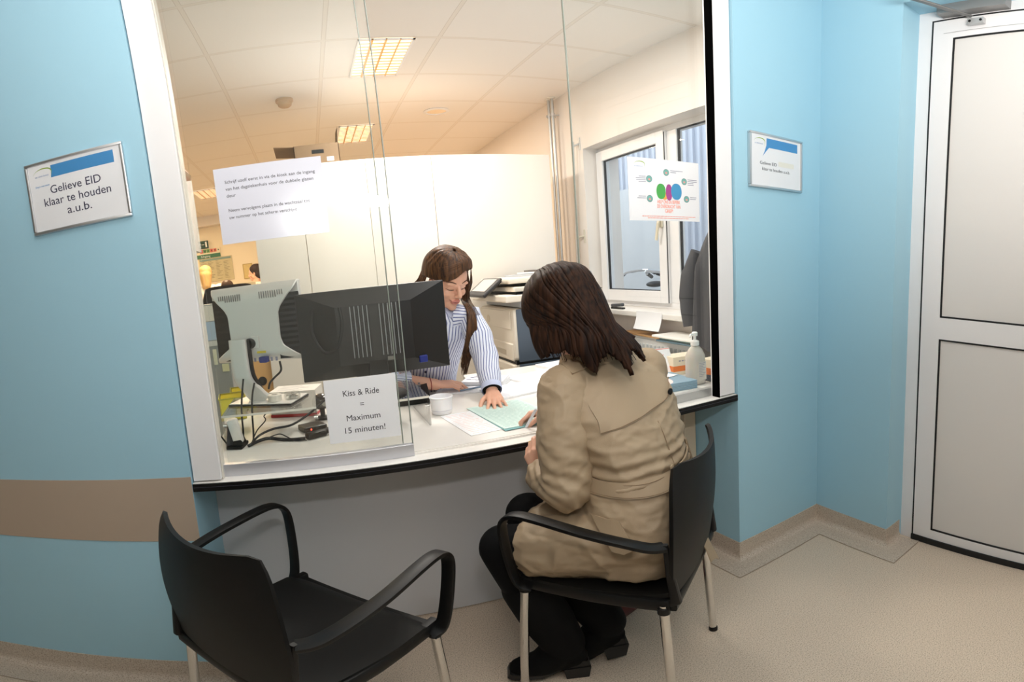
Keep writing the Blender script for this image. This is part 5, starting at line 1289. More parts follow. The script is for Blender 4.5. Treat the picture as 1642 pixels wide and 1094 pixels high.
tipsB = hand(mb, wrR, (-0.92, 0.22, -0.10), (0.10, 0.25, 0.95), -1, ((0.45, 0.7, 0.35), (0.55, 0.8, 0.4), (0.7, 0.9, 0.5), (0.8, 0.9, 0.5)), 0.92, thumb=(0.5, 0.55))
visitor = remeshed('person', mb, M['skin'], None, 0.0042, 2)
tag(visitor, 'woman with long dark hair in a beige trench coat, seated at the counter writing', 'person')

# coat
mb = MB()
up = V3(0, 0, 1)
ring_loft(mb, [
    (PB + V3(0.0, 0.0, -0.075) - hipdir * 0.01, hl * 0.185, hipdir * 0.135),
    (PB + V3(0.005, 0.002, 0.02) - hipdir * 0.01, hl * 0.200, hipdir * 0.150),
    (V3(1.198, -0.298, 0.63), hl * 0.188, hipdir * 0.145),
    (V3(1.198, -0.274, 0.735), (hl + sdir) * 0.083, (hipdir + fdir) * 0.065),
    (V3(1.194, -0.242, 0.815), (hl * .5 + sdir) * 0.122, (hipdir * .5 + fdir) * 0.088),
    (V3(1.186, -0.205, 0.885), sdir * 0.192, fdir * 0.130),
    (V3(1.180, -0.178, 0.95), sdir * 0.190, fdir * 0.112),
    (V3(1.165, -0.165, 1.005), sdir * 0.125, fdir * 0.085),
    (NB + V3(0.005, 0, 0.005), sdir * 0.075, fdir * 0.068)])
limb(mb, [V3(1.165, -0.165, 0.995), shL + V3(0, 0, 0.012)], [0.055, 0.058]); limb(mb, [V3(1.165, -0.165, 0.995), shR + V3(0, 0, 0.010)], [0.055, 0.058])
limb(mb, [shR, (shR + elR) / 2, elR, wrR - (wrR - elR).normalized() * 0.02], [0.070, 0.068, 0.064, 0.046])
# skirt of the coat over both thighs
hemL, hemR = hipL.lerp(knL, 0.70), hipR.lerp(knR, 0.72)
limb(mb, [hipL + V3(0, 0, 0.01), hipL.lerp(knL, 0.4), hemL], [0.105, 0.098, 0.088]); limb(mb, [hipR + V3(0, 0, 0.01), hipR.lerp(knR, 0.4), hemR], [0.105, 0.098, 0.086])
limb(mb, [(hipL + hipR) / 2, (hemL + hemR) / 2], [0.10, 0.085])
def coat_fold(co, n_):
    f1 = fold(9.0, 0.0075, (1, 1, 1.6), 3.1)(co, n_); f2 = fold(22.0, 0.0030, (1, 1, 1.8), 7.7)(co, n_)
    w = 1.0 if co.z < 0.9 else max(0.35, 1 - (co.z - 0.9) * 6)
    cr = (1 - abs(noise.noise(Vector((co.x * 5 + co.z * 4, co.y * 5 - co.z * 3, co.z * 7 - co.x * 4)) + V3(4.2, 1.1, 0)))) ** 9
    f1 += 0.0055 * cr - 0.001
    # cross folds at the waist above the belt and in the crook of the sleeve
    g = math.exp(-((co.z - 0.745) / 0.055) ** 2) * 0.005 * math.sin(co.z * 210 + noise.noise(co * 9) * 5)
    return (f1 + f2) * w + g
coat = remeshed('trench_coat', mb, M['trench'], visitor, 0.0055, 6, coat_fold)
mb = MB()
limb(mb, [shL + V3(0.03, 0.01, 0.0), shL, (shL + elL) / 2 + V3(-0.006, -0.008, 0), elL, (elL + wrL) / 2 + V3(-0.006, 0, -0.006), wrL - (wrL - elL).normalized() * 0.01], [0.062, 0.067, 0.071, 0.070, 0.056, 0.046])
def sleeve_fold(co, n_):
    t_ = (co.z - 0.64) / 0.34
    cr = (1 - abs(noise.noise(Vector((co.x * 6 - co.z * 5, co.y * 6, co.z * 8 + co.x * 5)) + V3(1.2, 7.1, 0)))) ** 9
    w = math.sin((co.z * 1.0 + co.x * 0.55 - co.y * 0.3) * 150 + noise.noise(co * 11) * 4.5)
    return fold(10.0, 0.006, (1, 1, 1.3), 1.3)(co, n_) + fold(24.0, 0.003, (1, 1, 1.5), 4.0)(co, n_) + 0.0055 * cr + 0.0022 * w * math.exp(-((t_ - 0.25) / 0.35) ** 2)
sleeve_l = remeshed('sleeve', mb, M['trench'], coat, 0.0055, 5, sleeve_fold)
# trims lie on the coat: find points on its surface
from mathutils.bvhtree import BVHTree
def surf(o):
    dg = bpy.context.evaluated_depsgraph_get(); return BVHTree.FromObject(o, dg)
def shrink(bvh, p, c, off):
    """from axis point c through p, the outermost surface point, lifted by off"""
    d = (Vector(p) - Vector(c)); d.normalize(); far = Vector(c) + d * 0.6
    hit = bvh.ray_cast(far, -d, 0.6)
    if hit[0] is None: return Vector(p)
    return hit[0] + d * off
bv = surf(coat)
# belt around the waist
def around(z, c, a0, a1, n, off, tilt=0.0):
    out = []
    for k in range(n + 1):
        a = a0 + (a1 - a0) * k / n
        d = hl * math.cos(a) + (-hipdir) * math.sin(a)
        zz = z + tilt * math.cos(a)
        h = None; dd = d.normalized(); src = Vector((c[0], c[1], zz)) + dd * 0.20
        hit = bv.ray_cast(src, -dd, 0.25)
        out.append((hit[0] if hit[0] is not None else Vector((c[0], c[1], zz)) + dd * 0.14) + dd * off)
    # smooth
    for _ in range(6): out = [out[0]] + [(out[i - 1] + out[i] * 2 + out[i + 1]) / 4 for i in range(1, len(out) - 1)] + [out[-1]]
    return out
def band(name, lows, highs, material, parent, th=0.004):
    mb = MB(); mb.shell([lows, highs], th); mb.shell([lows, highs], -0.001); return mb.build(name, material, parent, smooth=True)
cB = (1.198, -0.284)
lo = around(0.704, cB, -0.9, PI + 0.5, 60, 0.004, -0.010); hi = around(0.744, cB, -0.9, PI + 0.5, 60, 0.005, -0.010)
belt = band('belt', lo, hi, M['trench'], coat)
for off_, nm in ((0.0045, 'belt_stitching'),):
    for zz in (0.709, 0.739):
        pts = around(zz, cB, -0.9, PI + 0.5, 60, 0.0095, -0.010); MB().tube(pts, 0.0009, 4).build(nm, M['trench_dark'], belt)
for a in (1.05, 2.45):
    l1 = around(0.690, cB, a - 0.05, a + 0.05, 2, 0.011, -0.01); l2 = around(0.760, cB, a - 0.05, a + 0.05, 2, 0.011, -0.01)
    band('belt_loop', l1, l2, M['trench'], coat)
# pocket flap with its corner hanging over the left hip
def side_pt(p, off):
    d = V3(0.30, 0.92, -0.18).normalized(); p = Vector(p); hit = bv.ray_cast(p - d * 0.4, d, 0.8); return (hit[0] if hit[0] is not None else p) - d * off
pf = [[(0.992, -0.40, 0.655), (1.020, -0.40, 0.648), (1.052, -0.40, 0.640)], [(1.000, -0.40, 0.628), (1.030, -0.40, 0.615), (1.062, -0.40, 0.612)], [(1.012, -0.40, 0.592), (1.046, -0.40, 0.578), (1.074, -0.40, 0.585)], [(1.026, -0.40, 0.560), (1.052, -0.40, 0.552), (1.080, -0.40, 0.566)]]
pf = [[side_pt(p, 0.006 + 0.004 * i) for p in r] for i, r in enumerate(pf)]
mb = MB(); mb.shell(pf, 0.003); mb.shell(pf, -0.002); mb.build('pocket_flap', M['trench'], coat, smooth=True)
# storm flap across the upper back with one button
def back_pt(s, z, off):
    """s: -1 (left shoulder) .. 1 (right shoulder)"""
    c = V3(1.182, -0.185, z) - sdir * s * 0.155
    src = c - fdir * 0.3 
    hit = bv.ray_cast(src, fdir, 0.5)
    return (hit[0] if hit[0] is not None else c - fdir * 0.1) - fdir * off
rows = []
for i in range(9):
    v = i / 8
    row = []
    for j in range(25):
        s_ = -1.04 + 2.00 * j / 24
        zb = 0.884 + 0.026 * s_ + (0.040 * max(0, s_ - 0.55) / 0.45)
        zt = 0.985 - 0.05 * abs(s_) ** 3
        row.append(back_pt(s_, zb + (zt - zb) * v, 0.0065 if v < 0.8 else 0.004))
    rows.append(row)
for _ in range(3):
    rows = [[(rows[max(i - 1, 0)][j] + rows[min(i + 1, 8)][j] + rows[i][max(j - 1, 0)] + rows[i][min(j + 1, 24)] + rows[i][j] * 2) / 6 if 0 < j < 24 else rows[i][j] for j in range(25)] for i in range(9)]
mb = MB(); mb.shell(rows, -0.004); flap = mb.build('storm_flap', M['trench'], coat, smooth=True)
pts = [p - fdir * 0.0012 for p in [a.lerp(b, 0.35) for a, b in zip(rows[0], rows[1])]]; MB().tube(pts, 0.0010, 4).build('flap_stitching', M['trench_dark'], flap)
bp = back_pt(0.66, 0.918, 0.0125)
bt_ = MB(); bt_.lathe([(0.0095, 0), (0.0095, 0.003), (0.007, 0.004), (0, 0.003)], (0, 0, 0), 20); bt_.bm.transform(Matrix.Translation(bp) @ (-fdir).to_track_quat('Z', 'Y').to_matrix().to_4x4()); bt_.build('button', M['black'], flap, smooth=True)
# centre back seam and sleeve seam
def seam(pts, name='seam'): MB().tube(spline(pts, 4), 0.0011, 4).build(name, M['trench_dark'], coat)
seam([back_pt(0.05, z, 0.0015) for z in (0.86, 0.83, 0.80, 0.77, 0.745)])
bvs = surf(sleeve_l); sl = []
for z in (0.93, 0.90, 0.86, 0.82, 0.78, 0.74, 0.70):
    t_ = (0.955 - z) / 0.26; c = shL.lerp(elL, t_); dd = (V3(0.55, -0.83, 0)).normalized()
    hit = bvs.ray_cast(c + dd * 0.2, -dd, 0.25); sl.append((hit[0] if hit[0] is not None else c + dd * 0.07) + dd * 0.001)
seam(sl, 'sleeve_seam')
# epaulette on the left shoulder, collar edge
ep = []
for t_ in (0.15, 0.4, 0.65, 0.9):
    c = V3(1.150, -0.168, 1.03).lerp(shL + V3(-0.02, 0, 0.05), t_); 
    row = []
    for q in (-0.022, 0.022):
        p = c - fdir * (q + 0.028); hit = bv.ray_cast(p + V3(0, 0, 0.2), V3(0, 0, -1), 0.4); row.append((hit[0] if hit[0] is not None else p) + V3(0, 0, 0.005))
    ep.append(row)
mb = MB(); mb.shell(ep, 0.004); mb.shell(ep, -0.002); mb.build('epaulette', M['trench'], coat, smooth=True)
rows = []
for zz, rr_ in ((0.985, 0.094), (1.015, 0.088), (1.045, 0.078), (1.062, 0.074)):
    rows.append([NB * 1 + V3(0, 0, zz - NB.z) + sdir * math.cos(a) * rr_ * 1.12 + fdir * math.sin(a) * rr_ + V3(0, 0, 0.012 * math.cos(a * 2)) for a in [PI * 0.75 + 1.5 * PI * k / 24 for k in range(25)]])
mb = MB(); mb.shell(rows, 0.005); mb.build('collar', M['trench'], coat, smooth=True)
# coat tail hanging out behind the chair back
mb = MB(); mb.shell([[V3(1.305, -0.405, 0.50), V3(1.335, -0.375, 0.52), V3(1.352, -0.350, 0.53)], [V3(1.318, -0.425, 0.46), V3(1.350, -0.395, 0.465), V3(1.372, -0.370, 0.46)], [V3(1.322, -0.44, 0.42), V3(1.362, -0.412, 0.405), V3(1.402, -0.385, 0.372)]], 0.003)
mb.build('coat_tail', M['trench'], coat, smooth=True)
# cuffs
for (a_, b_, r_) in ((elL, wrL, 0.050), (elR, wrR, 0.050)):
    dd = (b_ - a_).normalized(); MB().tube([b_ - dd * 0.035, b_ - dd * 0.004], [r_, r_ - 0.003], 20).build('cuff', M['trench'], coat, smooth=True)
# leggings and boots
mb = MB(); limb(mb, [hipL.lerp(knL, 0.45), knL, knL.lerp(anL, 0.35), knL.lerp(anL, 0.65)], [0.070, 0.070, 0.068, 0.062]); limb(mb, [hipR.lerp(knR, 0.45), knR, knR.lerp(anR, 0.35), knR.lerp(anR, 0.65)], [0.070, 0.070, 0.066, 0.062])
remeshed('leggings', mb, M['black_cloth'], visitor, 0.006, 5)
def boot(kn, an, toe, heel, lift, nm):
    d = (toe - heel); d.z = 0; d.normalize(); sd = V3(-d.y, d.x, 0)
    mb = MB(); top = kn.lerp(an, 0.40)
    limb(mb, [top, kn.lerp(an, 0.75), an, heel + d * 0.045 + V3(0, 0, 0.085 + lift)], [0.076, 0.075, 0.064, 0.046])
    limb(mb, [an + V3(0, 0, -0.02), heel + d * 0.12 + V3(0, 0, 0.058), toe - d * 0.05 + V3(0, 0, 0.042), toe - d * 0.035 + V3(0, 0, 0.040)], [0.056, 0.048, 0.042, 0.037])
    limb(mb, [heel + d * 0.03 + V3(0, 0, 0.075 + lift), heel + d * 0.11 + V3(0, 0, 0.05)], [0.038, 0.038])
    b = remeshed(nm, mb, M['black_boot'], visitor, 0.006, 5)
    # sole: follows the toe, arches up to the block heel
    prof = [(0.225, 0.006, .030), (0.215, 0.002, .036), (0.18, 0.001, .041), (0.13, 0.003, .041), (0.09, 0.020 + lift * .6, .036), (0.065, 0.034 + lift, .034), (0.0, 0.036 + lift, .034), (-0.008, 0.038 + lift, .030)]
    rows_t = []
    for l, z, w in prof: rows_t.append([heel + d * l + sd * u * w * (1 if abs(u) < .9 else .97) + V3(0, 0, z + 0.018) for u in (-1, -0.5, 0, 0.5, 1)])
    mb = MB(); mb.shell(rows_t, 0.018); mb.shell(rows_t, -0.004); mb.build('sole', M['boot_sole'], b)
    mb = MB(); pr = []
    tl = lift * 0.9
    for l, z in ((0.068, 0.042 + lift), (0.062 - tl * .2, 0.0005 + lift * 0.55), (-0.002 + tl * .1, 0.0005 + lift * 0.9), (-0.010, 0.045 + lift)): pr.append(heel + d * l - sd * 0.034 + V3(0, 0, z))
    mb.prism(pr, sd * 0.068); mb.build('heel', M['boot_sole'], b)
    return b
boot(knL, anL, V3(0.812, -0.160, 0), V3(1.018, -0.236, 0), 0.0, 'boot')
boot(knR, anR, V3(0.945, -0.152, 0), V3(1.152, -0.226, 0), 0.028, 'boot')
MB().lathe([(0.0092, -0.002), (0.0102, 0), (0.0092, 0.002)], (0, 0, 0), 20).build('tmp_ring', M['gold']); _o = bpy.data.objects['tmp_ring']; _o.name = 'ring'
_d = V3(0.0, 0.62, 0.55).normalized(); _o.data.transform(Matrix.Translation(V3(0.985, -0.040, 0.772)) @ V3(-0.2, 0.3, 0.9).to_track_quat('Z', 'Y').to_matrix().to_4x4()); put(_o, visitor)
pen = MB(); _t = (tipsB[0] + tipsB[4]) / 2
_pd = V3(0.18, -0.42, 0.62).normalized()
_pb = _t - _pd * 0.03
pen.tube([_pb, _pb + _pd * 0.012, _pb + _pd * 0.125, _pb + _pd * 0.13], [0.001, 0.0042, 0.0048, 0.003], 12)
tag(pen.build('pen', mat('pen_white', rgb(226, 228, 236), 0.3), None, smooth=True), 'white pen in the right hand of the woman in the trench coat', 'pen')

# hair of the visitor: one falling curtain from the crown over the shoulders, with loose locks
def qB(x, y, z): return HcB + BB @ V3(x, y, z)
def curtain(keys, n_s, n_t, ridge, seed, ragged=0.03):
    """keys: functions s -> point, from the crown to the tips; returns a sampler (s, t, lift) -> point"""
    K = len(keys)
    def at(s_, t_):
        x = max(0.0, min(0.9999, t_)) * (K - 1); i = int(x); u = x - i
        g = lambda j: keys[max(0, min(K - 1, j))](s_)
        a_, b_, c_, d_ = g(i - 1), g(i), g(i + 1), g(i + 2)
        if i == 0: a_ = b_ * 2 - c_
        if i >= K - 2: d_ = c_ * 2 - b_
        return 0.5 * ((2 * b_) + (c_ - a_) * u + (2 * a_ - 5 * b_ + 4 * c_ - d_) * u * u + (3 * b_ - a_ - 3 * c_ + d_) * u ** 3)
    def samp(s_, t_, lift=0.0):
        p = at(s_, t_); e = 0.01
        ds = at(min(1, s_ + e), t_) - at(max(-1, s_ - e), t_); dt = at(s_, min(1, t_ + e)) - at(s_, max(0, t_ - e))
        n_ = ds.cross(dt)
        n_ = n_.normalized() if n_.length > 1e-9 else V3(0, 0, 1)
        return p + n_ * lift, n_
    return samp
def hair_piece(name, samp, parent, material, n_s, n_t, out, ridge=0.003, seed=0.0, ragged=0.05, th=0.010, fade=None):
    rows = []
    for i in range(n_t + 1):
        row = []
        for j in range(n_s + 1):
            s_ = -1 + 2 * j / n_s
            tm = 1 - ragged * (abs(math.sin(s_ * 6.1 + 0.9 + seed)) ** 0.8) * 0.9 - ragged * 0.35 * (0.5 + 0.5 * noise.noise(V3(s_ * 16 + seed, 5.1, 0))) - ragged * 0.2 * (0.5 + 0.5 * noise.noise(V3(s_ * 45 + seed, 9.1, 0)))
            t_ = i / n_t * tm
            g = noise.noise(V3(s_ * 22 + seed, t_ * 1.3, 0)) * 0.9 + noise.noise(V3(s_ * 60 + seed, t_ * 2.0, 5)) * 0.6 + noise.noise(V3(s_ * 7, t_ * 0.8, 2 + seed)) * 1.0
            w = min(1.0, t_ * 3.0)
            p, n_ = samp(s_, t_, out * ridge * g * w)
            row.append(p)
        rows.append(row)
    mb = MB(); mb.shell(rows, th * out); return mb.build(name, material, parent, smooth=True, angle=180)
A_B = lambda s_: s_ * R(140)
def hk(rx, ry, yo, z): return lambda s_: qB(math.sin(A_B(s_)) * rx, -math.cos(A_B(s_)) * ry + yo, z)
def arc(L, Bk, Rr, bulge=1.0):
    """horizontal arc left end -> back -> right end"""
    L, Bk, Rr = Vector(L), Vector(Bk), Vector(Rr)
    return lambda s_: (L * max(0, -s_) + Rr * max(0, s_)) + Bk * (1 - abs(s_)) + (Bk - (L + Rr) / 2) * (0.55 * bulge * (abs(s_) * (1 - abs(s_))) * 2) 
keysB = [hk(0.004, 0.004, 0.012, 0.1395), hk(0.052, 0.060, 0.004, 0.122), hk(0.086, 0.100, -0.008, 0.075), hk(0.097, 0.112, -0.010, 0.015),
         arc((0.974, -0.125, 1.130), (1.105, -0.292, 1.120), (1.205, -0.100, 1.125)), arc((0.974, -0.150, 1.075), (1.130, -0.312, 1.060), (1.262, -0.140, 1.075)), arc((0.988, -0.175, 1.030), (1.165, -0.318, 0.975), (1.300, -0.185, 1.040))]
sampB = curtain(keysB, 0, 0, 0, 0)
_c, _n = sampB(0.0, 0.5); OUT_B = 1 if (_c - HcB).dot(_n) > 0 else -1
hairB = hair_piece('hair', sampB, visitor, M['hair_dark'], 190, 46, OUT_B, 0.0042, 2.0, 0.13)
rr = random.Random(21); locks = []
for k in range(330):
    s0 = rr.uniform(-0.99, 0.99); t0 = rr.uniform(0.0, 0.35); t1 = rr.uniform(0.70, 0.92); dr = rr.uniform(-0.05, 0.05); lf = rr.uniform(0.001, 0.005)
    P_ = [sampB(max(-1, min(1, s0 + dr * q / 6)), min(0.9999, t0 + (t1 - t0) * q / 6), OUT_B * (lf * (0.2 if q == 0 else 1)))[0] for q in range(7)]
    locks.append((P_, rr.uniform(0.0016, 0.0040)))
mb = MB(); strands(mb, locks); lk = mb.build('hair_locks', M['hair_dark'], visitor, smooth=True, recalc=False, angle=180); lk['kind'] = 'stuff'

# ---------------------------------------------------------------- the receptionist
HcA = V3(0.984, 0.800, 1.264)
fA = V3(0.30, -0.86, -0.42); BA = basis(fA)
NA = V3(0.955, 0.880, 1.155)
sLA, sRA = V3(1.085, 0.800, 1.085), V3(0.775, 0.905, 1.085)
eLA, eRA = V3(1.100, 0.690, 0.915), V3(0.690, 0.820, 0.855)
wLA, wRA = V3(1.072, 0.560, 0.800), V3(0.905, 0.850, 0.800)
PA = V3(0.885, 1.060, 0.600)
sdA = (sLA - sRA).normalized(); fdA = V3(sdA.y, -sdA.x, 0)
mb = MB()
qA = skull(mb, HcA, BA, 1.06)
limb(mb, [NA - V3(0, 0, 0.05), HcA + BA @ V3(0, -0.02, -0.06)], [0.052, 0.047])
ring_loft(mb, [(PA, sdA * 0.14, fdA * 0.10), (V3(0.90, 0.99, 0.85), sdA * 0.11, fdA * 0.08), (V3(0.935, 0.88, 1.05), sdA * 0.12, fdA * 0.075), (NA - V3(0, 0, 0.02), sdA * 0.055, fdA * 0.05)])
limb(mb, [V3(0.935, 0.87, 1.065), sLA - V3(0.02, 0, 0.015)], [0.05, 0.036]); limb(mb, [V3(0.935, 0.87, 1.065), sRA + V3(0.02, 0, -0.015)], [0.05, 0.036])
limb(mb, [sLA - V3(0.02, 0, 0.015), eLA, wLA], [0.038, 0.036, 0.025]); limb(mb, [sRA + V3(0.02, 0, -0.015), eRA, wRA], [0.038, 0.036, 0.026])
for s_, hx in ((1, 0.09), (-1, -0.09)):
    h0 = PA + sdA * hx; k0 = h0 + fdA * 0.38 + V3(0, 0, -0.05); limb(mb, [h0, k0, V3(k0.x, k0.y + 0.06, 0.10), V3(k0.x, k0.y - 0.08, 0.05)], [0.08, 0.055, 0.038, 0.03])
hand(mb, wLA, (-0.16, -0.93, -0.24), (-0.05, -0.25, 0.97), 1, ((0.10, 0.28, 0.2), (0.08, 0.25, 0.2), (0.10, 0.28, 0.2), (0.14, 0.3, 0.2)), 0.98, spread=1.15, thumb=(0.80, 0.30))
hand(mb, wRA, (0.93, -0.20, -0.06), (0.0, -0.25, 0.95), -1, ((0.30, 0.50, 0.30), (0.28, 0.45, 0.3), (0.35, 0.5, 0.3), (0.42, 0.55, 0.3)), 0.95, spread=0.5, thumb=(0.4, 0.5))
recep = remeshed('person', mb, [M['skin'], M['lips']], None, 0.0038, 1)
tag(recep, 'smiling woman in a blue-striped shirt seated behind the counter, looking down', 'person')
BAi = BA.inverted()
for p in recep.data.polygons:
    c = BAi @ (p.center - HcA) / 1.06
    if abs(c.x) < 0.0225 and -0.074 < c.z < -0.0535 and c.y > 0.078 and (abs(c.x) / 0.0225) ** 2 + ((c.z + 0.063) / 0.0105) ** 2 < 1: p.material_index = 1
# lash lines, brows, mouth line
M['lash'] = mat('lash_brown', rgb(40, 26, 20), 0.6); M['brow'] = mat('brow_brown', rgb(86, 58, 40), 0.7)
rb = surf(recep)
def on_face(x, z, off):
    o_ = HcA + BA @ V3(x * 1.06, 0.2, z * 1.06); hit = rb.ray_cast(o_, -(BA @ V3(0, 1, 0)), 0.3); return (hit[0] if hit[0] is not None else HcA + BA @ V3(x, 0.08, z)) + (BA @ V3(0, 1, 0)) * off
for s_ in (-1, 1):
    pts = [on_face(s_ * (0.017 + 0.029 * t_), -0.0105 - 0.0035 * math.sin(t_ * PI) + 0.002 * t_, 0.0006) for t_ in [k / 8 for k in range(9)]]
    MB().tube(pts, [0.0006 + 0.0013 * math.sin(PI * min(1, (k + 1) / 8)) for k in range(9)], 6).build('eyelashes', M['lash'], recep, smooth=True)
    pts = [on_face(s_ * (0.014 + 0.036 * t_), 0.017 + 0.006 * math.sin(t_ * PI * .8), 0.0004) for t_ in [k / 8 for k in range(9)]]
    MB().tube(pts, [0.0014 + 0.0012 * math.sin(PI * k / 8) for k in range(9)], 6).build('eyebrow', M['brow'], recep, smooth=True)
pts = [on_face(-0.026 + 0.052 * k / 10, -0.0630 + 0.006 * abs(k / 5 - 1) ** 2, 0.0002) for k in range(11)]
MB().tube(pts, 0.0010, 6).build('mouth_line', mat('mouth_line', rgb(132, 66, 60), 0.6), recep, smooth=True)

# striped shirt: sleeves and body woven with their own stripe direction
def stripe_mat():
    m = bpy.data.materials.new('striped_shirt'); m.use_nodes = True; nt = m.node_tree; b = nt.nodes['Principled BSDF']; b.inputs['Roughness'].default_value = 0.75
    at = nt.nodes.new('ShaderNodeUVMap'); at.uv_map = 'stripe'; sp = nt.nodes.new('ShaderNodeSeparateXYZ'); nt.links.new(at.outputs[0], sp.inputs[0])
    mu = nt.nodes.new('ShaderNodeMath'); mu.operation = 'FRACT'; nt.links.new(sp.outputs[0], mu.inputs[0])
    rp = nt.nodes.new('ShaderNodeValToRGB'); rp.color_ramp.interpolation = 'CONSTANT'; e = rp.color_ramp.elements
    e[0].position = 0; e[0].color = rgb(226, 230, 244); e[1].position = 0.52; e[1].color = rgb(84, 92, 146)
    e2 = e.new(0.76); e2.color = rgb(168, 182, 222); e3 = e.new(0.84); e3.color = rgb(226, 230, 244)
    nt.links.new(mu.outputs[0], rp.inputs[0]); nt.links.new(rp.outputs[0], b.inputs['Base Color']); return m
M['stripe'] = stripe_mat()
def striped(name, rings, n, stripes, parent, seed, amp=0.006, cap_ends=False):
    """rings: (centre, a, b) ellipses; stripes run along the length"""
    bm = bmesh.new(); uv = bm.loops.layers.uv.new('stripe'); vs = []
    # subdivide lengthwise
    R_ = []
    for i in range(len(rings) - 1):
        for k in range(6):
            t_ = k / 6; R_.append(tuple(Vector(rings[i][q]).lerp(Vector(rings[i + 1][q]), t_) for q in range(3)))
    R_.append(tuple(Vector(q) for q in rings[-1]))
    for c, a, b in R_:
        row = []
        for k in range(n):
            t_ = 2 * PI * k / n; d = a * math.cos(t_) + b * math.sin(t_); p = c + d
            w = noise.noise(p * 14 + V3(seed, 0, 0)) + 0.5 * noise.noise(p * 34 + V3(0, seed, 0))
            row.append(bm.verts.new(p + d.normalized() * amp * w))
        vs.append(row)
    for i in range(len(vs) - 1):
        for k in range(n):
            f = bm.faces.new((vs[i][k], vs[i][(k + 1) % n], vs[i + 1][(k + 1) % n], vs[i + 1][k])); f.smooth = True
            for l, u in zip(f.loops, (k, k + 1, k + 1, k)): l[uv].uv = (u / n * stripes, 0)
    if cap_ends:
        for row in (vs[0][::-1], vs[-1]):
            f = bm.faces.new(row)
            for l in f.loops: l[uv].uv = (0.1, 0)
    me = bpy.data.meshes.new(name); bm.to_mesh(me); bm.free(); me.materials.append(M['stripe'])
    o = bpy.data.objects.new(name, me); COL.objects.link(o); put(o, parent); return o
def sleeve_rings(pts, rads):
    P = [Vector(p) for p in pts]; out = []
    for i, p in enumerate(P):
        d = (P[min(i + 1, len(P) - 1)] - P[max(i - 1, 0)]).normalized(); a = d.cross(V3(0.2, 0.3, 1)).normalized(); b = d.cross(a)
        out.append((p, a * rads[i], b * rads[i]))
    return out
shirt = striped('shirt', [(PA + V3(0, 0, 0.08), sdA * 0.155, fdA * 0.115), (V3(0.895, 1.02, 0.80), sdA * 0.150, fdA * 0.115), (V3(0.905, 0.965, 0.90), sdA * 0.152, fdA * 0.118), (V3(0.925, 0.905, 1.00), sdA * 0.165, fdA * 0.122), (V3(0.933, 0.875, 1.075), sdA * 0.160, fdA * 0.095), (V3(0.940, 0.870, 1.115), sdA * 0.115, fdA * 0.075), (NA + V3(0, 0, -0.01), sdA * 0.062, fdA * 0.058)], 72, 62, recep, 2.0, 0.004)
striped('sleeve', sleeve_rings([sLA + V3(-0.07, 0.03, 0.0), sLA + V3(-0.01, 0.005, -0.005), sLA.lerp(eLA, 0.5), eLA, eLA.lerp(wLA, 0.5), wLA + (eLA - wLA).normalized() * 0.022], [0.068, 0.064, 0.060, 0.055, 0.048, 0.040]), 40, 26, recep, 5.0, 0.005)
striped('sleeve', sleeve_rings([sRA + V3(0.07, -0.03, 0.0), sRA + V3(0.01, -0.005, -0.005), sRA.lerp(eRA, 0.5), eRA, eRA.lerp(wRA, 0.42)], [0.068, 0.064, 0.060, 0.056, 0.048]), 40, 26, recep, 9.0, 0.005)
dd = (wLA - eLA).normalized()
MB().tube([wLA - dd * 0.030, wLA - dd * 0.012, wLA - dd * 0.004], [0.0425, 0.044, 0.0415], 24, cap=False).build('cuff', mat('cuff_pale', rgb(196, 204, 232), 0.7), recep, smooth=True)
MB().tube([wLA - dd * 0.03, wLA - dd * 0.006], [0.034, 0.036], 24).build('inner_cuff', M['black_cloth'], recep, smooth=True)
# collar wings
for s_ in (-1, 1):
    mb = MB(); mb.shell([[NA + sdA * s_ * 0.060 + fdA * 0.02 + V3(0, 0, 0.02), NA + sdA * s_ * 0.025 + fdA * 0.066 + V3(0, 0, -0.012)], [NA + sdA * s_ * 0.085 + fdA * 0.035 + V3(0, 0, -0.012), NA + sdA * s_ * 0.058 + fdA * 0.090 + V3(0, 0, -0.062)]], 0.003 * s_)
    mb.build('collar', mat('collar_pale', rgb(200, 206, 232), 0.7), recep)
for z in (0.80, 0.86, 0.92, 0.98):
    mb = MB()

    t_ = (z - 0.68) / 0.4; c = V3(0.885 + 0.045 * t_, 1.045 - 0.16 * t_, z) + fdA * (0.1175); mb.sphere(c, 0.006, 10, 8)
    mb.build('shirt_button', mat('shirt_button', rgb(44, 48, 78), 0.4), recep)
mb = MB(); ring_loft(mb, [(PA + V3(0, 0, -0.10), sdA * 0.165, fdA * 0.125), (PA + V3(0, 0, 0.02), sdA * 0.162, fdA * 0.122), (PA + V3(0.0, -0.01, 0.10), sdA * 0.158, fdA * 0.118)])
for hx in (0.09, -0.09):
    h0 = PA + sdA * hx; k0 = h0 + fdA * 0.38 + V3(0, 0, -0.05); limb(mb, [h0, k0, V3(k0.x, k0.y + 0.06, 0.12)], [0.095, 0.072, 0.055])
remeshed('trousers', mb, M['black_cloth'], recep, 0.008, 4)
MB().tube([wRA + (eRA - wRA) * .12 + V3(0.001, 0.028 * math.cos(a), 0.028 * math.sin(a)) for a in [2 * PI * k / 20 for k in range(21)]], 0.0022, 6).build('bracelet', mat('bracelet_red', rgb(150, 50, 44), 0.5), recep, smooth=True)
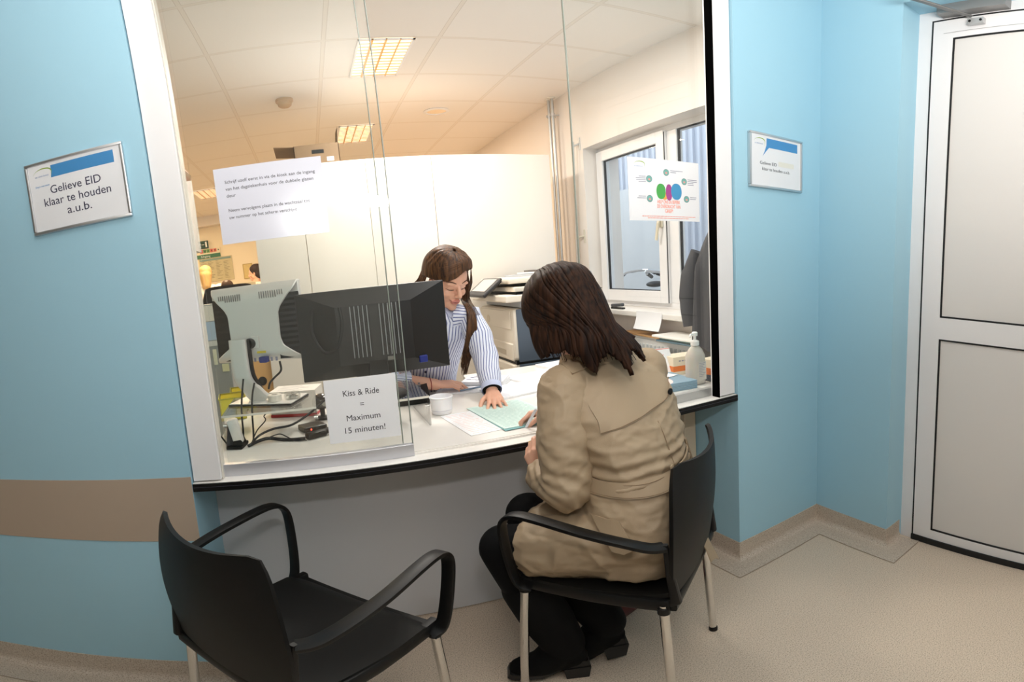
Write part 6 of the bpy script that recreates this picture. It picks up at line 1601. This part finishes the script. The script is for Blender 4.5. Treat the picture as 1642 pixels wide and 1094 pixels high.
# hair: swept from a side parting over the forehead to the right ear, long tress over the left shoulder
def qS(x, y, z): return HcA + BA @ (V3(x, y, z) * 1.06)
def hr(rx, ryb, ryf, yo, z, zf, zs=0.0):
    """closed-ish ring: a = -180..180 around, front part lifted to zf (the hairline)"""
    def f(s_):
        a_ = s_ * PI; fr = 0.5 - 0.5 * math.cos(a_)           # 0 back, 1 front
        y = -math.cos(a_) * (ryb if math.cos(a_) > 0 else ryf) + yo
        return qS(math.sin(a_) * rx, y, z + (zf - z) * fr ** 2.2 + (zs * -math.sin(a_ ) - 0.010) * fr ** 1.2 + (0.036 if zs > 0.02 else 0.0) * max(0.0, math.sin(a_)) ** 3)
    return f
keysA = [hr(0.004, 0.004, 0.004, 0.02, 0.1335, 0.1335), hr(0.050, 0.060, 0.052, 0.006, 0.122, 0.120), hr(0.080, 0.098, 0.078, -0.004, 0.080, 0.108, 0.012), hr(0.087, 0.108, 0.092, -0.006, 0.030, 0.086, 0.032), hr(0.086, 0.112, 0.100, -0.006, -0.020, 0.068, 0.058)]
sampA = curtain(keysA, 0, 0, 0, 0)
_c, _n = sampA(0.0, 0.6); OUT_A = 1 if (_c - HcA).dot(_n) > 0 else -1
hairA = hair_piece('hair', sampA, recep, M['hair_brown'], 150, 30, OUT_A, 0.0024, 6.0, 0.05, 0.008)
rr = random.Random(5); locks = []
for k in range(170):          # combed back locks
    s0 = rr.uniform(-0.62, 0.62); t0 = rr.uniform(0.0, 0.3); t1 = rr.uniform(0.8, 1.0); lf = rr.uniform(0.0005, 0.003)
    locks.append(([sampA(s0, t0 + (t1 - t0) * q / 5, OUT_A * lf)[0] for q in range(6)], rr.uniform(0.0014, 0.0030)))
for k in range(110):          # the sweep across the forehead, from the parting on her left to the right ear
    u = rr.uniform(0, 1); lf = rr.uniform(0.001, 0.006); P_ = []
    for q in range(7):
        w = q / 6; a_ = R(205) + (R(72) - R(205)) * w
        s_ = a_ / PI; s_ = s_ - 2 if s_ > 1 else s_
        t_ = 0.22 + 0.50 * u + (0.42 - 0.18 * u) * w ** 1.1
        P_.append(sampA(s_, min(0.995, t_), OUT_A * lf)[0])
    locks.append((P_, rr.uniform(0.0018, 0.0036)))
for k in range(150):          # long tress falling from her left temple in front of the shoulder
    u1, u2 = rr.uniform(-1, 1), rr.uniform(-1, 1)
    P_ = [sampA(-0.60 + 0.14 * u1, 0.55 + .2 * u2, OUT_A * 0.002)[0], qS(-0.086 - .003 * u2, 0.018 + 0.026 * u1, -0.01), qS(-0.088 - .006 * u2, 0.022 + 0.020 * u1, -0.085), V3(1.062 + 0.014 * u2, 0.735 + 0.014 * u1, 1.110), V3(1.052 + 0.020 * u2, 0.722 + 0.014 * u1, 1.02), V3(1.034 + 0.022 * u2, 0.742 + 0.012 * u1, 0.94), V3(1.018 + 0.013 * u2, 0.765 + 0.01 * u1, 0.870 + rr.uniform(-.03, .05))]
    locks.append((P_, rr.uniform(0.0020, 0.0040)))
for k in range(7):            # wisps beside the left cheek
    P_ = [sampA(-0.74, 0.85, OUT_A * 0.002)[0], qS(-0.080 - .002 * k, 0.055, 0.0), qS(-0.084 - .002 * k, 0.050, -0.07), V3(1.080 + .003 * k, 0.722, 1.10)]
    locks.append((P_, 0.0010))
for k in range(46):           # short flick behind the right ear
    u1, u2 = rr.uniform(-1, 1), rr.uniform(-1, 1)
    P_ = [sampA(0.42 + .10 * u1, 0.80, OUT_A * 0.001)[0], qS(0.088, -0.050 + .02 * u1, -0.030 + .012 * u2), qS(0.104 + .006 * u2, -0.055 + .02 * u1, -0.052 + .012 * u2)]
    locks.append((P_, rr.uniform(0.0018, 0.0036)))
mb = MB(); strands(mb, locks); lk = mb.build('hair_locks', M['hair_brown'], recep, smooth=True, recalc=False, angle=180); lk['kind'] = 'stuff'
task_chair('black office chair the receptionist in the striped shirt sits on', 0.895, 1.10, R(180 + 20), 1.0)

# ---------------------------------------------------------------- people far back in the office
def standing(label, x, y, face, h, hair_mat, hair_len, top_mat, seated=False):
    s = h / 1.70; f = Vector((math.cos(face), math.sin(face), 0)); r_ = f.cross(V3(0, 0, 1)); o = V3(x, y, 0)
    def q(a, b, c): return o + r_ * a * s + f * b * s + V3(0, 0, c * s)
    Bx = basis(f + V3(0, 0, -0.1)); mb = MB(); skull(mb, q(0, 0.01, 1.57), Bx, s)
    limb(mb, [q(0, 0, 1.40), q(0, 0, 1.52)], [0.055 * s, 0.05 * s])
    ring_loft(mb, [(q(0, 0, 0.88), r_ * .15 * s, f * .10 * s), (q(0, 0, 1.10), r_ * .12 * s, f * .09 * s), (q(0, 0, 1.32), r_ * .15 * s, f * .09 * s), (q(0, 0, 1.42), r_ * .08 * s, f * .06 * s)])
    for sg in (-1, 1):
        limb(mb, [q(sg * .17, 0, 1.37), q(sg * .21, -.01, 1.09), q(sg * .20, .08, 0.86)], [.05 * s, .042 * s, .028 * s])
        hand(mb, q(sg * .20, .08, 0.86), V3(0, 0, -1) + f * .2, r_ * sg, -sg, (.25, .25, .28, .3), .95 * s)
        limb(mb, [q(sg * .09, 0, .90), q(sg * .095, .01, .48), q(sg * .095, -.01, .08), q(sg * .10, .10, .045)], [.085 * s, .055 * s, .038 * s, .03 * s])
    p = remeshed('person', mb, M['skin'], None, 0.008, 2); tag(p, label, 'person')
    mb = MB(); ring_loft(mb, [(q(0, 0, 0.80), r_ * .175 * s, f * .125 * s), (q(0, 0, 1.10), r_ * .155 * s, f * .115 * s), (q(0, 0, 1.32), r_ * .18 * s, f * .115 * s), (q(0, 0, 1.43), r_ * .10 * s, f * .08 * s)])
    for sg in (-1, 1): limb(mb, [q(sg * .16, 0, 1.37), q(sg * .21, -.01, 1.09), q(sg * .20, .06, 0.90)], [.065 * s, .055 * s, .042 * s])
    remeshed('shirt', mb, top_mat, p, 0.009, 4, fold(11, 0.006))
    mb = MB(); ring_loft(mb, [(q(0, 0, 0.78), r_ * .165 * s, f * .12 * s), (q(0, 0, 0.92), r_ * .16 * s, f * .115 * s)])
    for sg in (-1, 1): limb(mb, [q(sg * .09, 0, .88), q(sg * .095, .01, .48), q(sg * .095, -.01, .10)], [.095 * s, .068 * s, .055 * s])
    remeshed('trousers', mb, M['white_cloth'], p, 0.01, 3)
    for sg in (-1, 1):
        mb = MB(); limb(mb, [q(sg * .095, -.04, .04), q(sg * .10, .14, .036)], [.04 * s, .036 * s]); sh = remeshed('shoe', mb, M['black_cloth'], p, 0.008, 2)
    mb = MB(); mb.sphere(q(0, -0.01, 1.612), (.088 * s, .106 * s, .088 * s), 24, 16, Bx); mb.sphere(q(0, -0.04, 1.56), (.086 * s, .075 * s, .085 * s), 24, 16, Bx)
    if hair_len: limb(mb, [q(0, -0.05, 1.56), q(0, -0.075, 1.56 - hair_len)], [.085 * s, .06 * s])
    remeshed('hair', mb, hair_mat, p, 0.009, 5, fold(40, 0.003, (1, 1, .2)))
    return p
M['white_cloth'] = mat('white_cloth', rgb(232, 226, 218), 0.8)
M['hair_blonde'] = mat('blonde_hair', rgb(206, 168, 108), 0.5)
standing('blonde woman in a white tunic far back on the left, seen from behind', -1.0, 6.0, R(95), 1.78, M['hair_blonde'], 0.14, M['white_cloth'])
standing('dark-haired person in white partly hidden by the left edge of the white cabinets', -0.36, 6.6, R(170), 1.74, M['hair_dark'], 0.0, M['white_cloth'])
standing('brown-haired person far back whose hair shows just above the black office chair', -0.60, 5.2, R(90), 1.51, M['hair_brown'], 0.05, M['white_cloth'])
t = thing('reading_stand', 'cream desk screen beside the dark-haired person far back', 'screen', (-0.28, 4.6, 0))
MB().box((-0.33, 4.6, 0.0), (-0.19, 4.63, 1.43), bev=0.003).build('panel', mat('screen_cream', rgb(216, 200, 164), 0.5), t)
MB().box((-0.34, 4.55, 0.0), (-0.18, 4.68, 0.02)).build('foot', M['alu_dull'], t)
# dark red bag under the visitor's chair
mb = MB(); mb.sphere((1.30, -0.02, 0.0), (0.15, 0.09, 0.001)); 
t = thing('handbag', 'dark red handbag on the floor under the chair of the woman in the trench coat', 'bag', (1.30, 0.0, 0), R(20)); t['_local'] = 1
MB().box((-0.13, -0.05, 0.001), (0.13, 0.05, 0.10), bev=0.03).build('body', mat('bag_dark_red', rgb(78, 18, 20), 0.4), t, smooth=True)
MB().tube(spline([(-0.08, 0, 0.095), (-0.06, 0, 0.135), (0.06, 0, 0.135), (0.08, 0, 0.095)]), 0.006, 8).build('handle', mat('bag_handle', rgb(60, 14, 16), 0.4), t, smooth=True)
